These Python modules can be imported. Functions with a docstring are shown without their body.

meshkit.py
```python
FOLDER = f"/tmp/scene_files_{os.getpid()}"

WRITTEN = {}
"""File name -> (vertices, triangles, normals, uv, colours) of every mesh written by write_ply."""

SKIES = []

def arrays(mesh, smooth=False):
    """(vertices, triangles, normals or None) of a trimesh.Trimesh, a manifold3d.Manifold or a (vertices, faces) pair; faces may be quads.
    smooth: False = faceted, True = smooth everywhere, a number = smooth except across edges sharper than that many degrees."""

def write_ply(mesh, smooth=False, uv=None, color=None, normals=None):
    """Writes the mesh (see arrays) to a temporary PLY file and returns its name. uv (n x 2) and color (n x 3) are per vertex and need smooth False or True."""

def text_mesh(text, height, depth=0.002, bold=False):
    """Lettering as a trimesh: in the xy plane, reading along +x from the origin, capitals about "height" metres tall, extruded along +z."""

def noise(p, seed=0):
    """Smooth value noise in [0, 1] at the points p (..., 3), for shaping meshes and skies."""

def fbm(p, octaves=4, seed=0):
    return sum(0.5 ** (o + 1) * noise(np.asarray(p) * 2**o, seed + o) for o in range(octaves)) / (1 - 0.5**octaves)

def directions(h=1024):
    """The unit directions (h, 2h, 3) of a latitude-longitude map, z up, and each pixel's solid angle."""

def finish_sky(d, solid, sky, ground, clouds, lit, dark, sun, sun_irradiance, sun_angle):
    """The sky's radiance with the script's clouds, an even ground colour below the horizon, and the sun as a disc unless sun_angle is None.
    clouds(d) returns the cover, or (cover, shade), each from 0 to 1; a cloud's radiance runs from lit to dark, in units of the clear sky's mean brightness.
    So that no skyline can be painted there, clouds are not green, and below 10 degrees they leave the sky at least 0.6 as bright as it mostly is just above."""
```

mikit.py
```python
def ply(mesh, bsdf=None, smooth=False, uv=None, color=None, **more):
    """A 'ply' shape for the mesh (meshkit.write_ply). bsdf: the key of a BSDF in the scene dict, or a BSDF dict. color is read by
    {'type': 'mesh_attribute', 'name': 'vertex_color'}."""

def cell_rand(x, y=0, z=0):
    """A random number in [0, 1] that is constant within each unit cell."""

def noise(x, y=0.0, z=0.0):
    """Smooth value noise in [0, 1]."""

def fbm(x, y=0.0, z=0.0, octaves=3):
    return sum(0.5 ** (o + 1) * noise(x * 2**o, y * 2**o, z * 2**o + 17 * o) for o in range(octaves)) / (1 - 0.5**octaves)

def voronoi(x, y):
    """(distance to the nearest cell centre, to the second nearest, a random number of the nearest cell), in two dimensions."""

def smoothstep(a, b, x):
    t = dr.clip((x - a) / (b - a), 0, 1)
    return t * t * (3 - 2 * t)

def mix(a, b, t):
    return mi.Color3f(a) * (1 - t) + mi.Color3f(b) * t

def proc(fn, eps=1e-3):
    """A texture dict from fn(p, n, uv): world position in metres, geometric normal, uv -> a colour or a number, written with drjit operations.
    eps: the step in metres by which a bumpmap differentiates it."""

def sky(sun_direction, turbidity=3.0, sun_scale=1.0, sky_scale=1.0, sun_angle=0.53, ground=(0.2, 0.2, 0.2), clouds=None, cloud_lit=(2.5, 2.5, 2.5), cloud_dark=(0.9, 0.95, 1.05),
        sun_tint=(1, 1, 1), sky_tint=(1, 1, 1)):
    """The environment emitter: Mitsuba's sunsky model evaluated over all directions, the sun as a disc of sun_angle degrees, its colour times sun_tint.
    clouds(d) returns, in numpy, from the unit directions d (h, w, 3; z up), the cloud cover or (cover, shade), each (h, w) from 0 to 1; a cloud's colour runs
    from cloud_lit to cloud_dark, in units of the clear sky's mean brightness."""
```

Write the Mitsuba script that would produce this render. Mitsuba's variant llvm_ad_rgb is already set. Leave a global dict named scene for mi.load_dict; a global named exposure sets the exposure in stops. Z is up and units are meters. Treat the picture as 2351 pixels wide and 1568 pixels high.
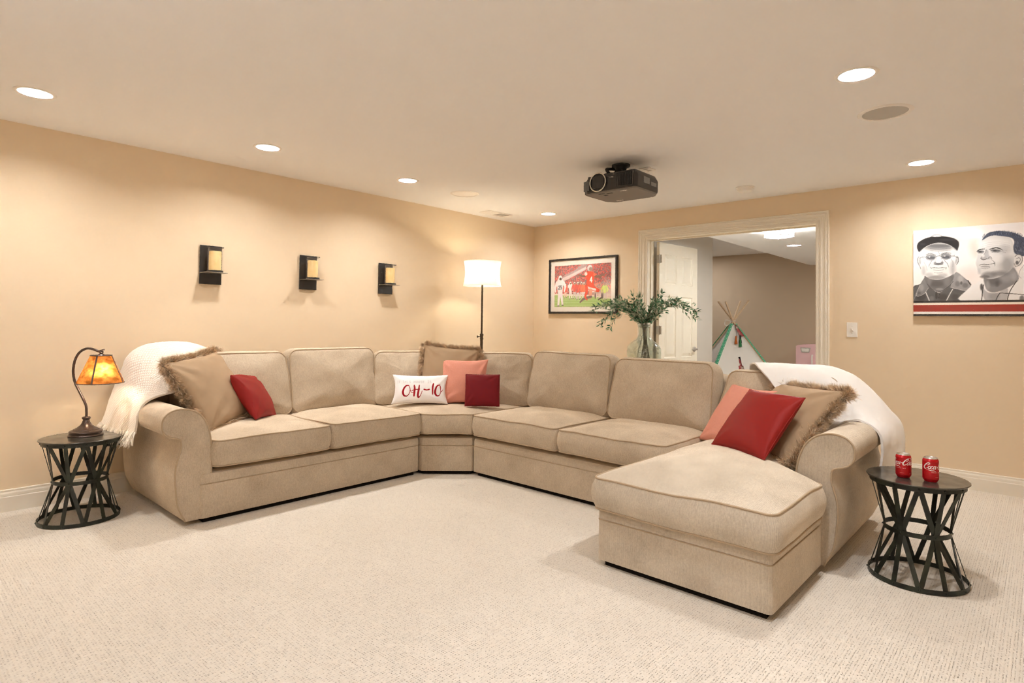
import math
import numpy as np
import trimesh
import manifold3d as m3
import drjit as dr
import mitsuba as mi
import mikit
import meshkit
from mikit import proc, noise, fbm, cell_rand, smoothstep, mix, ply
from shapely.geometry import Polygon, box as sbox

T = mi.ScalarTransform4f
PI = math.pi
rng = np.random.default_rng(7)
scene, labels = {}, {}

# ---------------------------------------------------------------- camera
CAM = np.array([-5.7097, -4.8087, 1.2165])
HEAD, PITCH, ROLL = 0.73646, 0.025638, 0.013984
F_PX, CY_PX = 1352.735, 707.16


def cam_axes():
    f = np.array([math.cos(HEAD) * math.cos(PITCH), math.sin(HEAD) * math.cos(PITCH), math.sin(PITCH)])
    r = np.array([math.sin(HEAD), -math.cos(HEAD), 0.0])
    u = np.cross(r, f)
    return f, -r * math.sin(ROLL) + u * math.cos(ROLL)


_f, _u = cam_axes()
scene['camera'] = {
    'type': 'perspective', 'fov': math.degrees(2 * math.atan(1175.5 / F_PX)), 'fov_axis': 'x',
    'principal_point_offset_y': (784.0 - CY_PX) / 1568.0,
    'near_clip': 0.02, 'far_clip': 100.0,
    'to_world': T().look_at(origin=CAM.tolist(), target=(CAM + _f).tolist(), up=_u.tolist()),
}

# ---------------------------------------------------------------- light levels
exposure = 1.66
WARM = np.array([1.0, 0.96, 0.905])
COOL = np.array([0.97, 0.98, 1.0])
DOWN = 112.0         # radiance of the recessed lamps
CEILING_FILL = 78.0       # radiance of the uplighter added behind the viewer as ceiling fill
H = 2.44             # ceiling height


def lin(r, g, b):
    c = np.array([r, g, b], float) / 255.0
    return [float(x) for x in np.where(c <= 0.04045, c / 12.92, ((c + 0.055) / 1.055) ** 2.4)]


def rgb(c):
    return {'type': 'rgb', 'value': [float(x) for x in c]}


# ---------------------------------------------------------------- materials
def mat(key, d):
    scene[key] = d
    return key


def diff(key, c):
    return mat(key, {'type': 'twosided', 'bsdf': {'type': 'diffuse', 'reflectance': c if isinstance(c, dict) else rgb(c)}})


def prin(key, c, rough=0.5, metal=0.0, spec=0.5, **k):
    return mat(key, {'type': 'twosided', 'bsdf': {'type': 'principled', 'base_color': c if isinstance(c, dict) else rgb(c), 'roughness': rough,
                                                  'metallic': metal, 'specular': spec, **k}})


def bumped(key, c, height, scale=1.0, eps=1e-3, rough=0.9, **k):
    inner = {'type': 'principled', 'base_color': c if isinstance(c, dict) else rgb(c), 'roughness': rough, 'specular': 0.15, **k}
    return mat(key, {'type': 'twosided', 'bsdf': {'type': 'bumpmap', 'arbitrary': proc(height, eps), 'scale': scale, 'bsdf': inner}})


def vcol(key, rough=0.6, spec=0.3, **k):
    return mat(key, {'type': 'twosided', 'bsdf': {'type': 'principled', 'base_color': {'type': 'mesh_attribute', 'name': 'vertex_color'}, 'roughness': rough,
                                                  'specular': spec, **k}})


WALL_C = (0.80, 0.66, 0.49)
diff('m_wall', WALL_C)
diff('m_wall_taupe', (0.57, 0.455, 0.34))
diff('m_wall_pale', (0.62, 0.58, 0.52))
diff('m_ceiling', (0.88, 0.88, 0.875))
prin('m_trim', (0.82, 0.775, 0.69), 0.55, spec=0.25)
prin('m_door', (0.78, 0.72, 0.60), 0.55, spec=0.25)


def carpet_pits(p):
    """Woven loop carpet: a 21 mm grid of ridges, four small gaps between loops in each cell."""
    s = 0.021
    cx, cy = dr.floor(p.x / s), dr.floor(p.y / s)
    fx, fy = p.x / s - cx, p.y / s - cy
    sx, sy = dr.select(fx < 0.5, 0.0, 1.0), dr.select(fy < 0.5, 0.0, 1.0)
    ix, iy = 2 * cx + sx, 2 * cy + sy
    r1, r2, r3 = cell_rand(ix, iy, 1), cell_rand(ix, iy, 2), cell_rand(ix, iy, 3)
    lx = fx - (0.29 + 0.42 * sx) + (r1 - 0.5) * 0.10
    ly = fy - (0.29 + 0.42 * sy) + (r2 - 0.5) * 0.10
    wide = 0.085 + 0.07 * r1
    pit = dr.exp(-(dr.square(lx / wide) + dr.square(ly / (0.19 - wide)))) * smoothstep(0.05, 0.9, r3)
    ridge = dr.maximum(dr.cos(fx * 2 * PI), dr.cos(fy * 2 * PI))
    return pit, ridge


def carpet_height(p, n, uv):
    pit, ridge = carpet_pits(p)
    return (0.35 * ridge - 1.7 * pit + 0.4 * noise(p.x * 420, p.y * 420, 1.0)) * 0.0035


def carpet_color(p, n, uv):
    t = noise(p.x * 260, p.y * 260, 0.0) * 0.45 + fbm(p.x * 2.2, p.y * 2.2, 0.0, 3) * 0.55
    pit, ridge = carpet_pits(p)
    return mix(mix((0.635, 0.58, 0.505), (0.735, 0.685, 0.61), t), (0.24, 0.20, 0.155), dr.clip(0.95 * pit, 0, 1))  # gaps between loops darkened in the colour, in place of occlusion shade


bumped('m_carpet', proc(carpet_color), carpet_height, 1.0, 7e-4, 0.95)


def rib_coord(p, n, along_x):
    return dr.select(dr.abs(n.y) > 0.72, p.x, p.y) if along_x else dr.select(dr.abs(n.x) > 0.72, p.y, p.x)


def make_fabric(key, top_is_y, base, dark, rib):
    def coord(p, n):
        return dr.select(dr.abs(n.y) > 0.72, p.x, p.y) if top_is_y else dr.select(dr.abs(n.x) > 0.72, p.y, p.x)

    def other(p, n):
        return dr.select(dr.abs(n.z) > 0.72, p.x if top_is_y else p.y, p.z)

    def color(p, n, uv):
        c, o = coord(p, n), other(p, n)
        w = 0.5 + 0.5 * dr.cos(c * (2 * PI / 0.0056) + 1.4 * noise(c * 60, o * 25, 2.0))
        yarn = noise(c * 520, o * 110, 4.0)
        yarn2 = noise(c * 230, o * 260, 7.0)
        blot = fbm(p.x * 6, p.y * 6, p.z * 6, 3)
        t = dr.clip(0.12 + rib * w * w + 0.34 * yarn + 0.22 * yarn2 + 0.7 * (blot - 0.5) + 0.06, 0, 1)
        return mix(dark, base, t)

    def height(p, n, uv):
        c, o = coord(p, n), other(p, n)
        return (dr.cos(c * (2 * PI / 0.0056)) * 0.35 + noise(c * 300, o * 220, 1.0) * 0.6) * 0.0007

    bumped(key, proc(color), height, 1.0, 6e-4, 0.95, sheen=0.25)


FB, FD = (0.62, 0.525, 0.41), (0.36, 0.285, 0.205)
make_fabric('m_fabric', True, FB, FD, 0.22)
make_fabric('m_fabric_chaise', True, (0.63, 0.555, 0.455), (0.36, 0.30, 0.23), 0.34)
prin('m_piping', (0.42, 0.325, 0.225), 0.9, spec=0.1)
diff('m_dark', (0.012, 0.010, 0.009))


def velvet_color(p, n, uv):
    return mix((0.30, 0.205, 0.125), (0.40, 0.285, 0.185), fbm(p.x * 9, p.y * 9, p.z * 9, 3))


prin('m_velvet', proc(velvet_color), 0.8, spec=0.2, sheen=0.6)
vcol('m_fur', 0.8, 0.2)


def satin_h(p, n, uv):
    return fbm(p.x * 30, p.y * 30, p.z * 30, 2) * 0.0016


bumped('m_red_satin', (0.225, 0.013, 0.011), satin_h, 1.0, 1e-3, 0.5, sheen=0.4)
bumped('m_red_dark', (0.15, 0.007, 0.011), satin_h, 1.0, 1e-3, 0.6, sheen=0.3)


def check_color(p, n, uv):
    k = 2 * PI / 0.0075
    a = 0.5 + 0.5 * dr.cos(uv.x * k)
    b = 0.5 + 0.5 * dr.cos(uv.y * k)
    return mix((0.62, 0.22, 0.16), (0.78, 0.44, 0.35), 0.5 * a * a + 0.4 * b * b)


prin('m_pink', proc(check_color), 0.8, spec=0.2)
vcol('m_print_cloth', 0.85, 0.1)


def knit_h(p, n, uv):
    s = 0.021
    u = uv.x / s
    r = dr.floor(uv.y / 0.013)
    fu = u + 0.5 * (r - 2 * dr.floor(r / 2)) - dr.floor(u + 0.5 * (r - 2 * dr.floor(r / 2))) - 0.5
    fv = uv.y / 0.013 - r - 0.5
    return (dr.sqrt(dr.maximum(1 - 3.2 * fu * fu, 0.02)) * dr.cos(fv * 2.6) + 0.3 * noise(p.x * 300, p.y * 300, p.z * 300)) * 0.0045


prin('m_knit', (0.86, 0.81, 0.74), 0.9, spec=0.1, sheen=0.3)
prin('m_fringe', (0.86, 0.82, 0.75), 0.9, spec=0.1)


def fleece_h(p, n, uv):
    return (noise(uv.x * 190, uv.y * 190, 0.0) + 0.6 * noise(uv.x * 420, uv.y * 420, 5.0)) * 0.0026


bumped('m_fleece', (0.86, 0.85, 0.84), fleece_h, 1.0, 1e-3, 0.95, sheen=0.4)


def patina(p, n, uv):
    t = fbm(p.x * 14, p.y * 14, p.z * 14, 3)
    return mix((0.009, 0.010, 0.008), (0.026, 0.033, 0.022), smoothstep(0.35, 0.75, t))


prin('m_iron', proc(patina), 0.38, 0.35)


def top_patina(p, n, uv):
    t = fbm(p.x * 11, p.y * 11, p.z * 3, 4)
    return mix((0.028, 0.026, 0.022), (0.075, 0.072, 0.060), smoothstep(0.3, 0.75, t))


prin('m_iron_top', proc(top_patina), 0.17, 0.45)
prin('m_bronze', (0.10, 0.075, 0.065), 0.32, 0.8)
prin('m_pole', (0.075, 0.055, 0.035), 0.35, 0.75)
prin('m_black', (0.016, 0.015, 0.015), 0.35)
prin('m_black_matte', (0.012, 0.012, 0.012), 0.6)
prin('m_projector', (0.022, 0.020, 0.019), 0.32)
prin('m_projector_base', (0.14, 0.125, 0.11), 0.5)
prin('m_grey_label', (0.20, 0.21, 0.22), 0.5)
prin('m_silver', (0.75, 0.72, 0.66), 0.25, 0.9)
prin('m_steel', (0.45, 0.42, 0.38), 0.3, 0.9)
prin('m_white', (0.82, 0.80, 0.76), 0.4)
prin('m_white_ceil', (0.80, 0.765, 0.72), 0.5)
prin('m_grille', (0.44, 0.42, 0.385), 0.7)
vcol('m_print', 0.55, 0.3)
vcol('m_acrylic', 0.08, 0.5, clearcoat=0.6, clearcoat_gloss=0.95)
vcol('m_can', 0.28, 0.5, metallic=0.25)
prin('m_alu', (0.75, 0.74, 0.72), 0.25, 0.95)
mat('m_thin_glass', {'type': 'thindielectric', 'int_ior': 1.5})
mat('m_vase_glass', {'type': 'principledthin', 'base_color': rgb((0.88, 0.95, 0.91)), 'roughness': 0.04, 'spec_trans': 0.965, 'eta': 1.45, 'diff_trans': 1.0})


def wax(p, n, uv):
    return mix((0.80, 0.55, 0.22), (0.86, 0.70, 0.40), fbm(p.x * 22, p.y * 22, p.z * 22, 3))


prin('m_wax', proc(wax), 0.6, spec=0.3)
mat('m_leaf', {'type': 'principledthin', 'base_color': {'type': 'mesh_attribute', 'name': 'vertex_color'}, 'roughness': 0.55, 'diff_trans': 0.5, 'spec_trans': 0.0, 'eta': 1.4})
prin('m_stem', (0.14, 0.115, 0.07), 0.8)
prin('m_olive', (0.05, 0.06, 0.02), 0.3)


def mica(p, n, uv):
    t = fbm(p.x * 38, p.y * 38, p.z * 38, 4)
    return mix((0.13, 0.038, 0.007), (0.38, 0.145, 0.036), smoothstep(0.3, 0.72, t))


mat('m_mica', {'type': 'principledthin', 'base_color': proc(mica), 'roughness': 0.5, 'diff_trans': 1.0, 'spec_trans': 0.0, 'eta': 1.4})
mat('m_shade', {'type': 'principledthin', 'base_color': rgb((0.90, 0.86, 0.77)), 'roughness': 0.8, 'diff_trans': 0.9, 'spec_trans': 0.0, 'eta': 1.3})
diff('m_canvas', (0.82, 0.79, 0.74))


def dots(p, n, uv):
    a = (uv.x / 0.028 - dr.floor(uv.x / 0.028)) - 0.5
    b = (uv.y / 0.028 - dr.floor(uv.y / 0.028)) - 0.5
    return mix((0.72, 0.84, 0.72), (0.07, 0.43, 0.24), smoothstep(0.035, 0.07, a * a + b * b))


diff('m_green_trim', proc(dots))


def rosy(p, n, uv):
    return mix((0.42, 0.10, 0.10), (0.62, 0.50, 0.42), smoothstep(0.5, 0.62, fbm(p.x * 20, p.y * 20, p.z * 20, 3)))


diff('m_rosy', proc(rosy))
prin('m_wood_pole', (0.72, 0.54, 0.36), 0.6)
prin('m_pink_paint', (0.78, 0.52, 0.55), 0.4)
diff('m_tassel_orange', (0.50, 0.14, 0.04))
diff('m_tassel_green', (0.05, 0.20, 0.08))
prin('m_brown_wood', (0.10, 0.06, 0.035), 0.4)


# ---------------------------------------------------------------- naming
def numbered(key):
    if key not in scene and key not in labels:
        return key
    k = 1
    while f'{key}_{k:03d}' in scene or f'{key}_{k:03d}' in labels:
        k += 1
    return f'{key}_{k:03d}'


def thing(name, label, cat, group=None):
    key = numbered(name)
    labels[key] = {'label': label, 'category': cat}
    if group:
        labels[key]['group'] = group
    return key


def obj(name, mesh, m, parent=None, smooth=35, label=None, kind=None, **k):
    key = numbered(f'{parent}__{name}' if parent else name)
    scene[key] = mesh if isinstance(mesh, dict) else ply(mesh, m, smooth=smooth, **k)
    if label or kind:
        labels.setdefault(key, {})
        if label:
            labels[key]['label'] = label
        if kind:
            labels[key]['kind'] = kind
    return key


def struct(name, mesh, m, label=None, smooth=False):
    key = numbered(name)
    scene[key] = ply(mesh, m, smooth=smooth)
    labels[key] = {'kind': 'structure'}
    if label:
        labels[key]['label'] = label
    return key


# ---------------------------------------------------------------- mesh helpers
def M4(R=None, t=(0, 0, 0)):
    m = np.eye(4)
    if R is not None:
        m[:3, :3] = np.asarray(R)
    m[:3, 3] = t
    return m


def rot(axis, a):
    return trimesh.transformations.rotation_matrix(a, axis)[:3, :3]


def basis(xa, ya, za):
    return np.stack([np.asarray(xa, float), np.asarray(ya, float), np.asarray(za, float)], 1)


def moved(mesh, m):
    o = mesh.copy()
    o.apply_transform(m)
    return o


def cat(*ms):
    return trimesh.util.concatenate([x for y in ms for x in (y if isinstance(y, (list, tuple)) else [y])])


def bx(x0, x1, y0, y1, z0, z1):
    b = trimesh.creation.box((abs(x1 - x0), abs(y1 - y0), abs(z1 - z0)))
    b.apply_translation(((x0 + x1) / 2, (y0 + y1) / 2, (z0 + z1) / 2))
    return b


def rbox(x0, x1, y0, y1, z0, z1, r=0.01, seg=3):
    """Box with rounded edges: hull of spheres."""
    s = trimesh.creation.icosphere(seg - 1 if seg > 1 else 1, r)
    pts = []
    for x in (x0 + r, x1 - r):
        for y in (y0 + r, y1 - r):
            for z in (z0 + r, z1 - r):
                pts.append(s.vertices + [x, y, z])
    return trimesh.convex.convex_hull(np.vstack(pts))


def tube(path, r, seg=10, closed=False, cap=True):
    P = np.asarray(path, float)
    n = len(P)
    R = np.full(n, r, float) if np.isscalar(r) else np.asarray(r, float)
    if closed:
        t = np.roll(P, -1, 0) - np.roll(P, 1, 0)
    else:
        t = np.gradient(P, axis=0)
    t /= np.linalg.norm(t, axis=1, keepdims=True) + 1e-12
    a = np.array([0, 0, 1.0]) if abs(t[0, 2]) < 0.9 else np.array([1.0, 0, 0])
    u = np.cross(t[0], a)
    u /= np.linalg.norm(u)
    ang = np.linspace(0, 2 * PI, seg, endpoint=False)
    V = []
    for i in range(n):
        u = u - t[i] * (u @ t[i])
        u /= np.linalg.norm(u) + 1e-12
        w = np.cross(t[i], u)
        V.append(P[i] + R[i] * (np.cos(ang)[:, None] * u + np.sin(ang)[:, None] * w))
    V = np.vstack(V)
    Fc = []
    m = n if closed else n - 1
    for i in range(m):
        j = (i + 1) % n
        for k in range(seg):
            l = (k + 1) % seg
            Fc += [[i * seg + k, i * seg + l, j * seg + l], [i * seg + k, j * seg + l, j * seg + k]]
    if not closed and cap:
        V = np.vstack([V, P[:1], P[-1:]])
        for k in range(seg):
            l = (k + 1) % seg
            Fc += [[n * seg, l, k], [n * seg + 1, (n - 1) * seg + k, (n - 1) * seg + l]]
    return trimesh.Trimesh(V, np.array(Fc), process=False)


def lathe(prof, seg=40, at=(0, 0, 0)):
    """prof: (r, z) points; revolve about z."""
    m = trimesh.creation.revolve(np.asarray(prof, float), sections=seg)
    m.apply_translation(at)
    return m


def disk(r, z, seg=48, at=(0, 0), down=True):
    a = np.linspace(0, 2 * PI, seg, endpoint=False)
    V = np.vstack([np.stack([at[0] + r * np.cos(a), at[1] + r * np.sin(a), 0 * a + z], 1), [[at[0], at[1], z]]])
    i = np.arange(seg)
    F = np.stack([i, (i + 1) % seg, i * 0 + seg], 1)
    if down:
        F = F[:, ::-1]
    return trimesh.Trimesh(V, F, process=False)


def extrude(poly, h, m=None):
    e = trimesh.creation.extrude_polygon(poly if isinstance(poly, Polygon) else Polygon(poly), h, engine='earcut')
    if m is not None:
        e.apply_transform(m)
    return e


def spline(pts, n=12, closed=False):
    """Catmull-Rom through the points."""
    P = np.asarray(pts, float)
    k = len(P)
    out = []
    rngi = range(k) if closed else range(k - 1)
    for i in rngi:
        if closed:
            p0, p1, p2, p3 = P[(i - 1) % k], P[i], P[(i + 1) % k], P[(i + 2) % k]
        else:
            p0, p1, p2, p3 = P[max(i - 1, 0)], P[i], P[i + 1], P[min(i + 2, k - 1)]
        for t in np.linspace(0, 1, n, endpoint=False):
            out.append(0.5 * ((2 * p1) + (-p0 + p2) * t + (2 * p0 - 5 * p1 + 4 * p2 - p3) * t * t + (-p0 + 3 * p1 - 3 * p2 + p3) * t ** 3))
    if not closed:
        out.append(P[-1])
    return np.array(out)


def round_loop(pts, r, per=7, step=0.03):
    """Closed outline with rounded corners, resampled densely."""
    P = np.asarray(pts, float)
    if Polygon(P).exterior.is_ccw is False:
        P = P[::-1]
    pg = Polygon(P).buffer(-r, join_style=1).buffer(r, join_style=1, quad_segs=per) if r > 0 else Polygon(P)
    c = np.array(pg.exterior.coords)[:-1]
    out = []
    for i in range(len(c)):
        a, b = c[i], c[(i + 1) % len(c)]
        n = max(1, int(np.linalg.norm(b - a) / step))
        for t in np.arange(n) / n:
            out.append(a + (b - a) * t)
    out = np.array(out)
    return out if Polygon(out).exterior.is_ccw else out[::-1]


def cushion(outline, z0, z1, crown_t=0.03, crown_b=0.01, bulge=0.015, r=0.05, wav=0.006, seed=0, wrinkle=0.004, power=2.6, rings=14):
    """Boxed cushion: flat outline, top and bottom crowned, sides bulging; returns mesh, top seam loop, bottom seam loop."""
    L = round_loop(outline, r, step=0.025)
    n = len(L)
    c = np.array(Polygon(L).centroid.coords[0])
    nrm = np.roll(L, -1, 0) - np.roll(L, 1, 0)
    nrm = np.stack([nrm[:, 1], -nrm[:, 0]], 1)
    nrm /= np.linalg.norm(nrm, axis=1, keepdims=True)
    sw = (meshkit.noise(np.stack([L[:, 0] * 4, L[:, 1] * 4, 0 * L[:, 0] + seed * 3.1], 1), seed) - 0.5) * 2 * wav
    sb = (meshkit.noise(np.stack([L[:, 0] * 4, L[:, 1] * 4, 0 * L[:, 0] + seed * 5.7 + 9], 1), seed) - 0.5) * 2 * wav
    V, s_list = [], np.sin(np.linspace(0, 1, rings) * PI / 2)[1:]
    V.append(np.array([[c[0], c[1], z1 + crown_t]]))
    for s in s_list:
        q = c + (L - c) * s
        V.append(np.column_stack([q, z1 + sw * s ** 3 + crown_t * (1 - s ** power)]))
    top_i = 1 + (len(s_list) - 1) * n
    hs = np.linspace(0, 1, 8)[1:-1]
    for h in hs:
        q = L + nrm * (bulge * math.sin(PI * h) + 0.003)
        V.append(np.column_stack([q, (z1 + sw) * (1 - h) + (z0 + sb) * h]))
    for s in s_list[::-1]:
        q = c + (L - c) * s
        V.append(np.column_stack([q, z0 + sb * s ** 3 - crown_b * (1 - s ** power)]))
    V.append(np.array([[c[0], c[1], z0 - crown_b]]))
    nr = len(s_list) * 2 + len(hs)
    V = np.vstack(V)
    F = []
    i = np.arange(n)
    j = (i + 1) % n
    F.append(np.stack([0 * i, 1 + i, 1 + j], 1))
    for k in range(nr - 1):
        a, b = 1 + k * n, 1 + (k + 1) * n
        F.append(np.stack([a + i, b + i, b + j], 1))
        F.append(np.stack([a + i, b + j, a + j], 1))
    last = len(V) - 1
    a = 1 + (nr - 1) * n
    F.append(np.stack([0 * i + last, a + j, a + i], 1))
    if wrinkle:
        d = (meshkit.fbm(V * np.array([9, 9, 9]) + seed * 7.3, 3, seed) - 0.5) * 2 * wrinkle
        V[:, 2] += d * np.where(V[:, 2] > (z0 + z1) / 2, 1, -1)
    m = trimesh.Trimesh(V, np.vstack(F), process=False)
    top = V[top_i:top_i + n].copy()
    bot_i = 1 + (len(s_list) + len(hs)) * n
    bot = V[bot_i:bot_i + n].copy()
    top[:, :2] += nrm * 0.002
    bot[:, :2] += nrm * 0.002
    return m, top, bot


def add_cushion(parent, name, outline, z0, z1, m, M=None, pip=0.0048, **k):
    mesh, top, bot = cushion(outline, z0, z1, **k)
    if M is not None:
        mesh = moved(mesh, M)
        top = trimesh.transform_points(top, M)
        bot = trimesh.transform_points(bot, M)
    key = obj(name, mesh, m, parent, smooth=55)
    obj('piping', cat(tube(top, pip, 7, True), tube(bot, pip, 7, True)), 'm_piping', key, smooth=True)
    return key


def pillow_grid(w, h, t, n=44, pinch=0.07, puff=0.42, wrinkle=0.006, seed=0, fold=0.0035):
    """(vertices, faces, u, v, edge loop) of a knife-edge pillow lying in the xy plane, front towards +z."""
    a = np.sin(np.linspace(-1, 1, n) * PI / 2)
    u, v = np.meshgrid(a, a, indexing='ij')
    x = u * w / 2 * (1 - pinch * (1 - v ** 2) * np.abs(u) ** 3)
    y = v * h / 2 * (1 - pinch * (1 - u ** 2) * np.abs(v) ** 3)
    dome = (np.clip(1 - u ** 2, 0, 1) * np.clip(1 - v ** 2, 0, 1)) ** puff
    f = np.stack([x * 8, y * 8, 0 * x + seed * 2.7], -1)
    wr = (meshkit.fbm(f, 3, seed) - 0.5) * 2 * wrinkle
    rad = np.maximum(np.abs(u), np.abs(v))
    for q, (sx, sy) in enumerate(((1, 1), (-1, 1), (1, -1), (-1, -1))):
        ddx, ddy = sx * w / 2 - x, sy * h / 2 - y
        rr_, th_ = np.hypot(ddx, ddy), np.arctan2(ddy * sy, ddx * sx)
        wr = wr + fold * np.exp(-((rr_ - .30 * w) / (.16 * w)) ** 2) * np.sin(th_ * 11 + seed * 1.7 + q * 2.3) * (.6 + .4 * np.sin(th_ * 5 + seed + q))
    wr = wr * (0.4 + 0.6 * rad) * (dome > 0) * np.minimum(1, dome * 4)
    V, F = [], []
    for s in (1, -1):
        z = s * (t / 2 * dome + wr)
        V.append(np.stack([x, y, z], -1).reshape(-1, 3))
    i, j = np.meshgrid(np.arange(n - 1), np.arange(n - 1), indexing='ij')
    q = np.stack([i * n + j, (i + 1) * n + j, (i + 1) * n + j + 1, i * n + j + 1], -1).reshape(-1, 4)
    tri = np.vstack([q[:, [0, 1, 2]], q[:, [0, 2, 3]]])
    F = np.vstack([tri, tri[:, ::-1] + n * n])
    idx = [(k, 0) for k in range(n)] + [(n - 1, k) for k in range(1, n)] + [(k, n - 1) for k in range(n - 2, -1, -1)] + [(0, k) for k in range(n - 2, 0, -1)]
    edge = np.array([V[0][a_ * n + b_] for a_, b_ in idx])
    edge[:, 2] = 0
    return np.vstack(V), F, np.concatenate([u.ravel()] * 2), np.concatenate([v.ravel()] * 2), edge, n


def facing(yaw, lean, roll=0.0):
    """Rotation taking a pillow's local x (viewer's right), y (up), z (front) to the world; yaw in degrees is where the front looks."""
    yaw, lean, roll = (math.radians(q) for q in (yaw, lean, roll))
    nn = np.array([math.cos(yaw) * math.cos(lean), math.sin(yaw) * math.cos(lean), math.sin(lean)])
    r = np.array([-math.sin(yaw), math.cos(yaw), 0.0])
    up = np.cross(nn, r)
    R, U = r * math.cos(roll) + up * math.sin(roll), -r * math.sin(roll) + up * math.cos(roll)
    return basis(R, U, nn)


# ---------------------------------------------------------------- painter for flat prints (colour per vertex of a fine grid)
def poly_sd(P, V):
    """Signed distance (negative inside) of points P (n,2) to polygon V."""
    V = np.asarray(V, float)
    d = np.full(len(P), 1e9)
    s = np.ones(len(P))
    k = len(V)
    for i in range(k):
        a, b = V[i], V[(i - 1) % k]
        e, w = b - a, P - a
        t = np.clip((w @ e) / (e @ e + 1e-12), 0, 1)
        q = w - e * t[:, None]
        d = np.minimum(d, (q * q).sum(1))
        c = np.stack([P[:, 1] >= a[1], P[:, 1] < b[1], e[0] * w[:, 1] > e[1] * w[:, 0]])
        flip = c.all(0) | (~c).all(0)
        s = np.where(flip, -s, s)
    return s * np.sqrt(d)


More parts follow.
